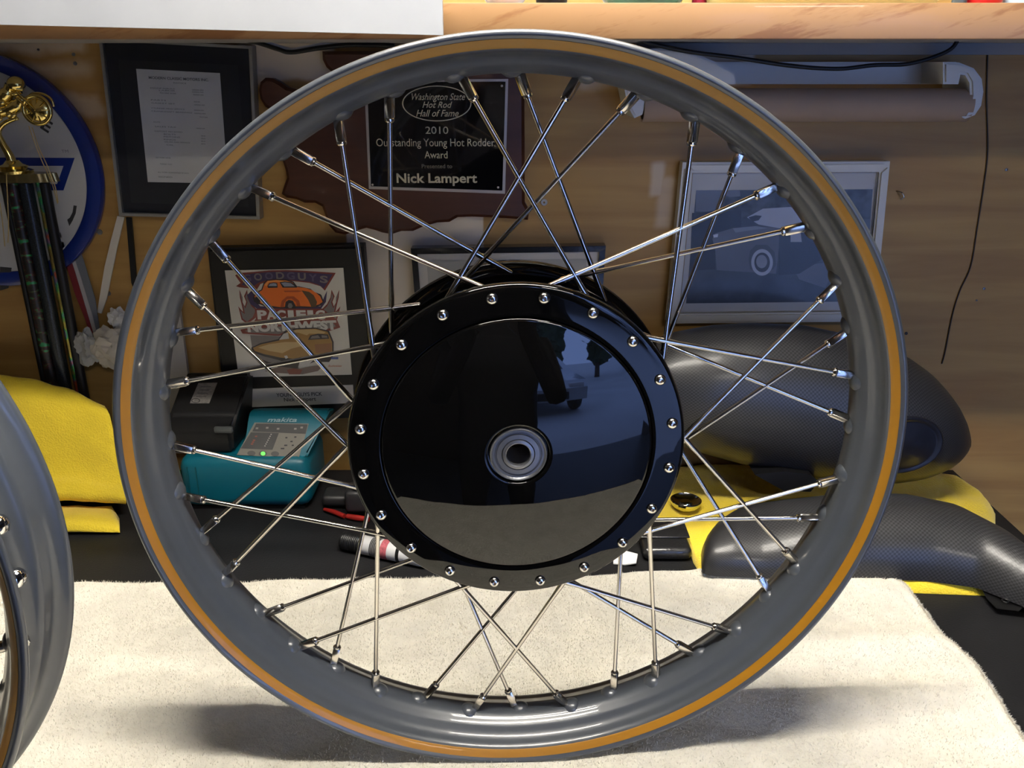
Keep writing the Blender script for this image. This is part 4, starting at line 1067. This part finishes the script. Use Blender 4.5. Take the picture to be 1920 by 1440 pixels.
# ---------------------------------------------------------------- trophy
TY = .489
def T_(a, b): return at(a, b, TY)
t = thing('trophy', 'gold motorcycle trophy on black and holographic columns at the left edge', 'trophy', (T_(40, 500).x, TY, 0))
HOLO = bpy.data.materials.new('holographic_foil'); HOLO.use_nodes = True
nt = HOLO.node_tree; b_ = nt.nodes['Principled BSDF']; tc = nt.nodes.new('ShaderNodeTexCoord'); nz = nt.nodes.new('ShaderNodeTexNoise'); mp = nt.nodes.new('ShaderNodeMapping')
mp.inputs['Scale'].default_value = (30, 1, 22); nz.inputs['Scale'].default_value = 1.6; nz.inputs['Detail'].default_value = 2
cr = nt.nodes.new('ShaderNodeValToRGB'); els = cr.color_ramp.elements
els[0].position = .36; els[0].color = (.30, .22, .07, 1); els[1].position = .64; els[1].color = (.5, .10, .04, 1)
e = els.new(.48); e.color = (.45, .38, .08, 1); e = els.new(.54); e.color = (.04, .45, .16, 1); e = els.new(.60); e.color = (.25, .2, .45, 1)
nt.links.new(tc.outputs['Object'], mp.inputs['Vector']); nt.links.new(mp.outputs[0], nz.inputs['Vector']); nt.links.new(nz.outputs['Fac'], cr.inputs['Fac']); nt.links.new(cr.outputs['Color'], b_.inputs['Base Color'])
b_.inputs['Metallic'].default_value = .8; b_.inputs['Roughness'].default_value = .25
HOLD = bpy.data.materials.new('dark_holographic'); HOLD.use_nodes = True
nt = HOLD.node_tree; b_ = nt.nodes['Principled BSDF']; tc = nt.nodes.new('ShaderNodeTexCoord'); nz = nt.nodes.new('ShaderNodeTexNoise'); mp = nt.nodes.new('ShaderNodeMapping')
mp.inputs['Scale'].default_value = (60, 60, 150); nz.inputs['Scale'].default_value = 1.2; nz.inputs['Detail'].default_value = 3
cr = nt.nodes.new('ShaderNodeValToRGB'); els = cr.color_ramp.elements
els[0].position = .50; els[0].color = (.012, .012, .012, 1); els[1].position = .66; els[1].color = (.02, .22, .08, 1)
e = els.new(.56); e.color = (.06, .01, .012, 1)
nt.links.new(tc.outputs['Object'], mp.inputs['Vector']); nt.links.new(mp.outputs[0], nz.inputs['Vector']); nt.links.new(nz.outputs['Fac'], cr.inputs['Fac']); nt.links.new(cr.outputs['Color'], b_.inputs['Base Color'])
b_.inputs['Metallic'].default_value = .3; b_.inputs['Roughness'].default_value = .35
ztp = T_(50, 343).z
for (a, r, m) in ((2, 6, PLASTIC), (24, 11, HOLD), (48, 12, mat('black_sparkle', (.014, .018, .022), .3, var=.9, vscale=700, metal=.3)), (68, 6, HOLO), (84, 9, PLASTIC)):
    p_ = T_(a, 345); rr = r*.00064
    bm = B(); tube(bm, [(p_.x, TY+(.006 if a in (68, 2) else 0), .014), (p_.x, TY+(.006 if a in (68, 2) else 0), ztp)], rr, 24); obj('column', bm, m, t, 50)
bm = B(); box(bm, T_(-30, 400).x, T_(108, 400).x, TY-.015, TY+.015, 0, .014, .002); obj('base', bm, mat('marble_black', (.02, .02, .02), .2), t, 40)
# scalloped plate
bm = B(); cxp = T_(35, 330).x; R_ = T_(108, 330).x-cxp
ring = []
for i in range(96):
    th = 2*pi*i/96; rr = R_*(1+.035*abs(sin(th*12)))
    ring.append((cxp+rr*cos(th), TY+.0150*sin(th)*(1+.03*abs(sin(th*12)))))
z0_, z1_ = T_(50, 340).z, T_(50, 324).z
lo = [bm.verts.new((a, b, z0_)) for a, b in ring]; hi = [bm.verts.new((cxp+(a-cxp)*.95, TY+(b-TY)*.95, z1_)) for a, b in ring]
for i in range(96): j = (i+1) % 96; bm.faces.new((lo[i], lo[j], hi[j], hi[i]))
bm.faces.new(hi); bm.faces.new(lo[::-1]); bmesh.ops.recalc_face_normals(bm, faces=bm.faces); obj('scalloped_plate', bm, mat('dull_gold', (.30, .25, .12), .25, .9), t, 30)
# turned foot and swooping stem
pf = T_(27, 322); k_ = .00064
bm = B(); lathe(bm, [(.020, -.001), (.0205, .002), (.014, .004), (.0155, .007), (.010, .009), (.0065, .013)], 32, cap0=True, M=Matrix.Translation((pf.x, TY, z1_+.001)) @ Matrix.Rotation(pi/2, 4, 'X') @ Matrix.Scale(1, 4))
bmesh.ops.recalc_face_normals(bm, faces=bm.faces)
obj('figure_foot', bm, GOLD, t, 40)
bm = B(); P = smoothpath([T_(27, 318), T_(18, 292), T_(4, 268), T_(-3, 248), T_(8, 232), T_(30, 222)], 6)
tube(bm, P, [.0062-.004*(i/(len(P)-1))**.6 for i in range(len(P))], 14); obj('figure_stem', bm, GOLD, t, 60)
# motorcycle and rider figure
fig = obj('bike_body', (lambda bm: (tube(bm, smoothpath([T_(-20, 222), T_(0, 212), T_(20, 205), T_(36, 195), T_(44, 182)], 5), [.004]*5+[.006]*5+[.0075]*5+[.006]*5+[.004], 12), bm)[1])(B()), GOLD, t, 60)
bm = B(); wc = T_(73, 206)
for (r0, r1) in ((.0150, .0022),):
    n1, n2 = 36, 10
    V2 = [[bm.verts.new((wc.x+(r0+r1*cos(2*pi*j/n2))*cos(2*pi*i/n1), TY-.004+r1*1.2*sin(2*pi*j/n2), wc.z+(r0+r1*cos(2*pi*j/n2))*sin(2*pi*i/n1))) for j in range(n2)] for i in range(n1)]
    for i in range(n1):
        for j in range(n2): bm.faces.new((V2[i][j], V2[(i+1) % n1][j], V2[(i+1) % n1][(j+1) % n2], V2[i][(j+1) % n2]))
lathe(bm, [(.0125, 0), (.0118, -.001), (.008, -.0015), (.0045, -.0035), (.0001, -.004)], 24, M=Matrix.Translation((wc.x, TY-.004, wc.z)))
for i in range(9):
    th = 2*pi*i/9; tube(bm, [(wc.x, TY-.0065, wc.z), (wc.x+.0145*cos(th), TY-.0055, wc.z+.0145*sin(th))], .0006, 6)
bmesh.ops.recalc_face_normals(bm, faces=bm.faces); obj('front_wheel', bm, GOLD, t, 50)
bm = B(); tube(bm, [T_(73, 206)+Vector((0, -.008, 0)), T_(38, 172)+Vector((0, -.008, 0))], .0012, 8); tube(bm, [T_(66, 212)+Vector((0, -.007, 0)), T_(32, 178)+Vector((0, -.007, 0))], .0010, 8)
tube(bm, smoothpath([T_(48, 190), T_(60, 176), T_(80, 176), T_(96, 186), T_(101, 200)], 5), .0014, 8); obj('fork', bm, GOLD, t, 60)
bm = B(); tube(bm, smoothpath([T_(-8, 190), T_(8, 182), T_(16, 170), T_(20, 160)], 5), [.006]*5+[.0075]*5+[.006]*6, 12)
tube(bm, smoothpath([T_(14, 168), T_(26, 176), T_(40, 172)], 5), [.0030]*6+[.0022]*5, 10); tube(bm, smoothpath([T_(2, 188), T_(18, 196), T_(14, 212), T_(20, 220)], 5), [.0036]*8+[.0026]*8, 10); obj('rider', bm, GOLD, t, 60)
bm = B(); bmesh.ops.create_icosphere(bm, subdivisions=3, radius=.0088, matrix=Matrix.Translation(T_(30, 158)) @ Matrix.Diagonal((1.1, 1, 1, 1))); tube(bm, [T_(34, 164)+Vector((0, -.004, 0)), T_(46, 168)+Vector((0, -.003, 0))], [.004, .0018], 8); obj('helmet', bm, GOLD, t, 60)
bm = B()
for i in range(9):
    rnd2 = random.Random(i); q = T_(rnd2.uniform(-4, 38), rnd2.uniform(186, 224))
    bmesh.ops.create_icosphere(bm, subdivisions=2, radius=rnd2.uniform(.002, .0042), matrix=Matrix.Translation(q+Vector((0, -.005, 0))))
obj('engine', bm, GOLD, t, 60)
for name, P in (('gold_string', [(54, 236), (66, 270), (80, 305), (92, 330), (100, 352), (108, 382)]), ('gold_string', [(60, 238), (72, 275), (86, 305), (96, 330), (104, 352), (109, 380)]), ('gold_string', [(12, 326), (14, 370), (16, 420), (15, 455)]), ('gold_string', [(0, 380), (5, 420), (9, 462)])):
    bm = B(); tube(bm, smoothpath([at(a, b, TY-.026) for a, b in P], 4), .00055, 6); obj(name, bm, mat('gold_thread', (.42, .30, .12), .5), t, 60)
# ribbon hanging beside it
t = thing('striped_ribbon', 'red white and grey striped ribbon hanging diagonally right of the trophy columns', 'ribbon', (at(150, 520, .512).x, .512, at(180, 650, .512).z))
def rib(name, pts, m, y=.512):
    bm = B(); slab(bm, pxs(pts, y), y, y+.0012); obj(name, bm, m, t)
rib('grey_stripe', [(106, 376), (112, 378), (134, 425), (157, 490), (178, 560), (187, 620), (184, 640), (172, 590), (150, 520), (126, 450)], mat('ribbon_grey', (.12, .13, .15), .7))
rib('white_stripe', [(102, 380), (107, 380), (128, 450), (151, 520), (173, 592), (185, 642), (178, 640), (160, 580), (138, 510), (116, 440)], mat('ribbon_white', (.38, .36, .35), .7), .5108)
rib('red_stripe', [(100, 400), (106, 400), (118, 440), (140, 510), (161, 580), (180, 645), (172, 640), (160, 600), (140, 550), (122, 490)], mat('ribbon_red', (.17, .012, .015), .7), .5096)
rib('white_patch', [(108, 436), (114, 436), (116, 446), (110, 446)], PAPER, .5084)
rib('white_patch', [(110, 455), (119, 453), (124, 474), (114, 477)], PAPER, .5084)
# crumpled tissue and rolled rag at the foot of the wall
def crumple(name, label, px, py, y, rx, ry, rz_, m, seed, cat):
    bm = B(); bmesh.ops.create_icosphere(bm, subdivisions=4, radius=1)
    c_ = at(px, py, y)
    for v in bm.verts:
        p = v.co.copy(); n_ = noise.noise(p*1.9+Vector((seed, 0, 0)))+.6*abs(noise.noise(p*4+Vector((0, seed, 0)))); k = 1+.45*n_
        v.co = Vector((c_.x+p.x*rx*k, c_.y+p.y*ry*k, max(.002, c_.z+p.z*rz_*k)))
    return tag(obj(name, bm, m, None, 25), label, cat)
crumple('tissue', 'crumpled grey tissue behind the yellow cloth beside the trophy', 166, 652, .488, .014, .010, .020, mat('tissue_grey', (.34, .34, .32), .8), 1, 'tissue')
crumple('rag', 'crumpled cream rag behind the rim at the left of the large wheel', 210, 652, .486, .022, .012, .022, mat('rag_cream', (.48, .44, .36), .9, bump=.3), 5, 'rag')
crumple('tissue', 'small white tissue resting above the cream rag by the wheel rim', 222, 598, .498, .011, .007, .013, mat('tissue_white', (.50, .49, .47), .8), 8, 'tissue')
bm = B(); slab(bm, pxs([(326, 560), (334, 560), (352, 700), (356, 850), (300, 850), (318, 700)], .512), .512, .518)
tag(obj('pale_board', bm, mat('pale_board', (.38, .36, .33), .7), None), 'narrow pale board leaning on the wall just inside the left of the wheel rim', 'board')

# ---------------------------------------------------------------- behind the photographer: what the gloss reflects
rnd = random.Random(5)
LEAF = mat('tree_leaves', (.018, .035, .012), .8, var=.5, vscale=4)
for k, nm in enumerate(('leftmost', 'second from left', 'third from left', 'third from right', 'second from right', 'rightmost')):
    x = -5+k*2.7; y = -12
    t = thing('garden_tree', 'dark bushy tree across the driveway, '+nm+' of the six', 'tree', (x, y, -.92), 0, 'trees across the driveway')
    bm = B()
    for j in range(9):
        bmesh.ops.create_icosphere(bm, subdivisions=3, radius=rnd.uniform(.6, .75), matrix=Matrix.Translation((x+rnd.uniform(-.3, .3), y+rnd.uniform(-.3, .3), .3+j*.42)))
    for v in bm.verts: v.co += noise.noise_vector(v.co*2.2)*.3
    obj('crown', bm, LEAF, t)
    bm = B(); tube(bm, [(x, y, -.92), (x+.05, y, 1.2)], [.16, .1], 10); obj('trunk', bm, mat('bark', (.06, .04, .03), .9), t, 50)
# parked car in the driveway
CX, CY, G = 1.05, -6.3, -.92
t = thing('parked_car', 'silver car parked on the driveway facing the garage', 'car', (CX, CY, G))
PAINT = mat('silver_paint', (.45, .47, .5), .25, .3, .8); CGL = mat('car_glass', (.01, .012, .015), .05, 0, .8)
side = [(1.95, .35), (1.98, .62), (1.85, .78), (.95, .92), (.35, 1.32), (-.75, 1.38), (-1.35, 1.0), (-1.9, .95), (-1.98, .6), (-1.95, .32)]
bm = B(); rows = []
for w_, sc in ((-.84, .93), (-.88, .98), (-.60, 1.0), (.60, 1.0), (.88, .98), (.84, .93)):
    rows.append([bm.verts.new((CX+(w_*(.72 if z > 1.1 else 1)), CY+y*sc, G+(z if abs(w_) < .8 else z*.985))) for y, z in side])
for A, C_ in zip(rows, rows[1:]):
    for i in range(len(side)): j = (i+1) % len(side); bm.faces.new((A[i], A[j], C_[j], C_[i]))
bm.faces.new(rows[0]); bm.faces.new(rows[-1]); bmesh.ops.recalc_face_normals(bm, faces=bm.faces); obj('body', bm, PAINT, t, 30)
bm = B(); q = [(-.62, .90, .965), (.62, .90, .965), (.50, .42, 1.29), (-.50, .42, 1.29)]
f = bm.faces.new([bm.verts.new((CX+a, CY+b+.03, G+c+.02)) for a, b, c in q]); obj('windscreen', bm, CGL, t)
bm = B(); box(bm, CX-.3, CX+.3, CY+1.3, CY+1.5, G+.84, G+.90, .02); obj('bonnet_scoop', bm, CGL, t)
for s_ in (-1, 1):
    bm = B(); box(bm, CX+s_*.62-.17, CX+s_*.62+.17, CY+1.90, CY+1.97, G+.60, G+.73, .03); obj('headlamp', bm, mat('lamp_glass', (.6, .6, .62), .1), t, 30)
    for y_ in (-1.3, 1.3):
        bm = B(); lathe(bm, [(.18, -.1), (.30, -.1), (.32, -.07), (.32, .07), (.30, .1), (.18, .1)], 32, closed=True, M=Matrix.Translation((CX+s_*.80, CY+y_, G+.32)) @ Matrix.Rotation(pi/2, 4, 'Z')); obj('wheel', bm, DARKM, t, 40)
bm = B(); box(bm, CX-.45, CX+.45, CY+1.93, CY+1.985, G+.38, G+.55, .02); obj('grille', bm, DARKM, t, 30)

# the photographer, holding a phone just behind the lens
def skin_mesh(joints, bones):
    me = bpy.data.meshes.new('s'); me.from_pydata([j[0] for j in joints], bones, [])
    o = bpy.data.objects.new('s', me); col.objects.link(o)
    md = o.modifiers.new('skin', 'SKIN'); md.use_smooth_shade = True
    for v, j in zip(me.skin_vertices[0].data, joints): v.radius = (j[1], j[2] if len(j) > 2 else j[1])
    me.skin_vertices[0].data[0].use_root = True
    sb = o.modifiers.new('sub', 'SUBSURF'); sb.levels = 1; sb.render_levels = 1
    r = bpy.data.meshes.new_from_object(o.evaluated_get(bpy.context.evaluated_depsgraph_get()))
    bpy.data.objects.remove(o); return r
PX, PYc = 0.0, -.86
J = [((PX, PYc, .0), .17, .12), ((PX, PYc, .18), .16, .11), ((PX, PYc, .34), .17, .11), ((PX, PYc, .43), .09, .08), ((PX, PYc+.01, .50), .055, .055),
     ((PX-.20, PYc, .38), .065), ((PX-.27, PYc+.03, .13), .05), ((PX-.10, PYc+.24, .42), .036), ((PX-.085, PYc+.30, .47), .03),
     ((PX+.20, PYc, .38), .065), ((PX+.27, PYc+.03, .13), .05), ((PX+.10, PYc+.24, .42), .036), ((PX+.085, PYc+.30, .47), .03),
     ((PX-.10, PYc, -.10), .10), ((PX-.12, PYc+.02, -.45), .065), ((PX-.13, PYc, -.83), .045), ((PX-.14, PYc+.14, -.87), .04),
     ((PX+.10, PYc, -.10), .10), ((PX+.12, PYc+.02, -.45), .065), ((PX+.13, PYc, -.83), .045), ((PX+.14, PYc+.14, -.87), .04)]
Bn = [(0, 1), (1, 2), (2, 3), (3, 4), (2, 5), (5, 6), (6, 7), (7, 8), (2, 9), (9, 10), (10, 11), (11, 12), (0, 13), (13, 14), (14, 15), (15, 16), (0, 17), (17, 18), (18, 19), (19, 20)]
t = thing('person', 'person in dark clothes holding up a phone, seen only reflected in the hub', 'person', (PX, PYc, -.9))
me = skin_mesh(J, Bn)
obj('body', me, mat('dark_clothes', (.018, .018, .022), .9), t)
SKIN = mat('skin', (.42, .24, .17), .5)
bm = B(); bmesh.ops.create_uvsphere(bm, u_segments=28, v_segments=20, radius=1)
for v in bm.verts:
    p = v.co; x_, y_, z_ = p.x*.075, p.y*.092, p.z*.112
    if z_ < -.02: k = 1-.35*min(1, (-z_-.02)/.09); x_ *= k; y_ = y_*k+.012*(1-k)
    if y_ > .06 and abs(x_) < .014 and -.035 < z_ < .02: y_ += .022*(1-abs(x_)/.014)*(1-abs(z_+.012)/.04)
    if y_ > .05 and abs(abs(x_)-.03) < .014 and .0 < z_ < .025: y_ -= .006
    v.co = Vector((PX+x_, PYc+.03+y_, .60+z_))
obj('head', bm, SKIN, t, 80)
bm = B(); bmesh.ops.create_uvsphere(bm, u_segments=24, v_segments=16, radius=1)
for v in bm.verts: v.co = Vector((PX+v.co.x*.081, PYc+.018+v.co.y*.094, .625+v.co.z*.098))
bmesh.ops.delete(bm, geom=[v for v in bm.verts if v.co.y > PYc+.075 and v.co.z < .665 or v.co.z < .555], context='VERTS')
obj('hair', bm, mat('hair', (.03, .02, .012), .7), t, 80)
for s_ in (-1, 1):
    bm = B(); bmesh.ops.create_icosphere(bm, subdivisions=2, radius=1, matrix=Matrix.Translation((PX+s_*.076, PYc+.03, .598)) @ Matrix.Diagonal((.010, .016, .028, 1))); obj('ear', bm, SKIN, t, 80)
    bm = B(); bmesh.ops.create_icosphere(bm, subdivisions=2, radius=.009, matrix=Matrix.Translation((PX+s_*.03, PYc+.108, .612))); obj('eye', bm, mat('eye_white', (.6, .6, .6), .2), t, 80)
    hx = PX+s_*.085; hy = PYc+.30
    bm = B(); bmesh.ops.create_icosphere(bm, subdivisions=3, radius=1, matrix=Matrix.Translation((hx, hy+.01, .495)) @ Matrix.Diagonal((.018, .022, .042, 1)))
    for k in range(4):
        z0 = .478+k*.016; L_ = (.052, .060, .056, .046)[k]
        tube(bm, smoothpath([(hx, hy+.018, z0), (hx-s_*.004, hy+.034, z0+.004), (hx-s_*.020, hy+.036, z0+.006), (hx-s_*L_*.75, hy+.034, z0+.006)], 4), .0078, 8)
    tube(bm, smoothpath([(hx, hy+.002, .470), (hx-s_*.022, hy-.004, .480), (hx-s_*.040, hy+.002, .492)], 4), .0090, 8)
    obj('hand', bm, SKIN, t, 80)
bm = B(); box(bm, PX-.070, PX+.070, hy+.014, hy+.021, .468, .536, .003); 
t2 = tag(obj('phone', bm, PLASTIC, None, 30), 'black phone held up by the reflected person', 'phone')
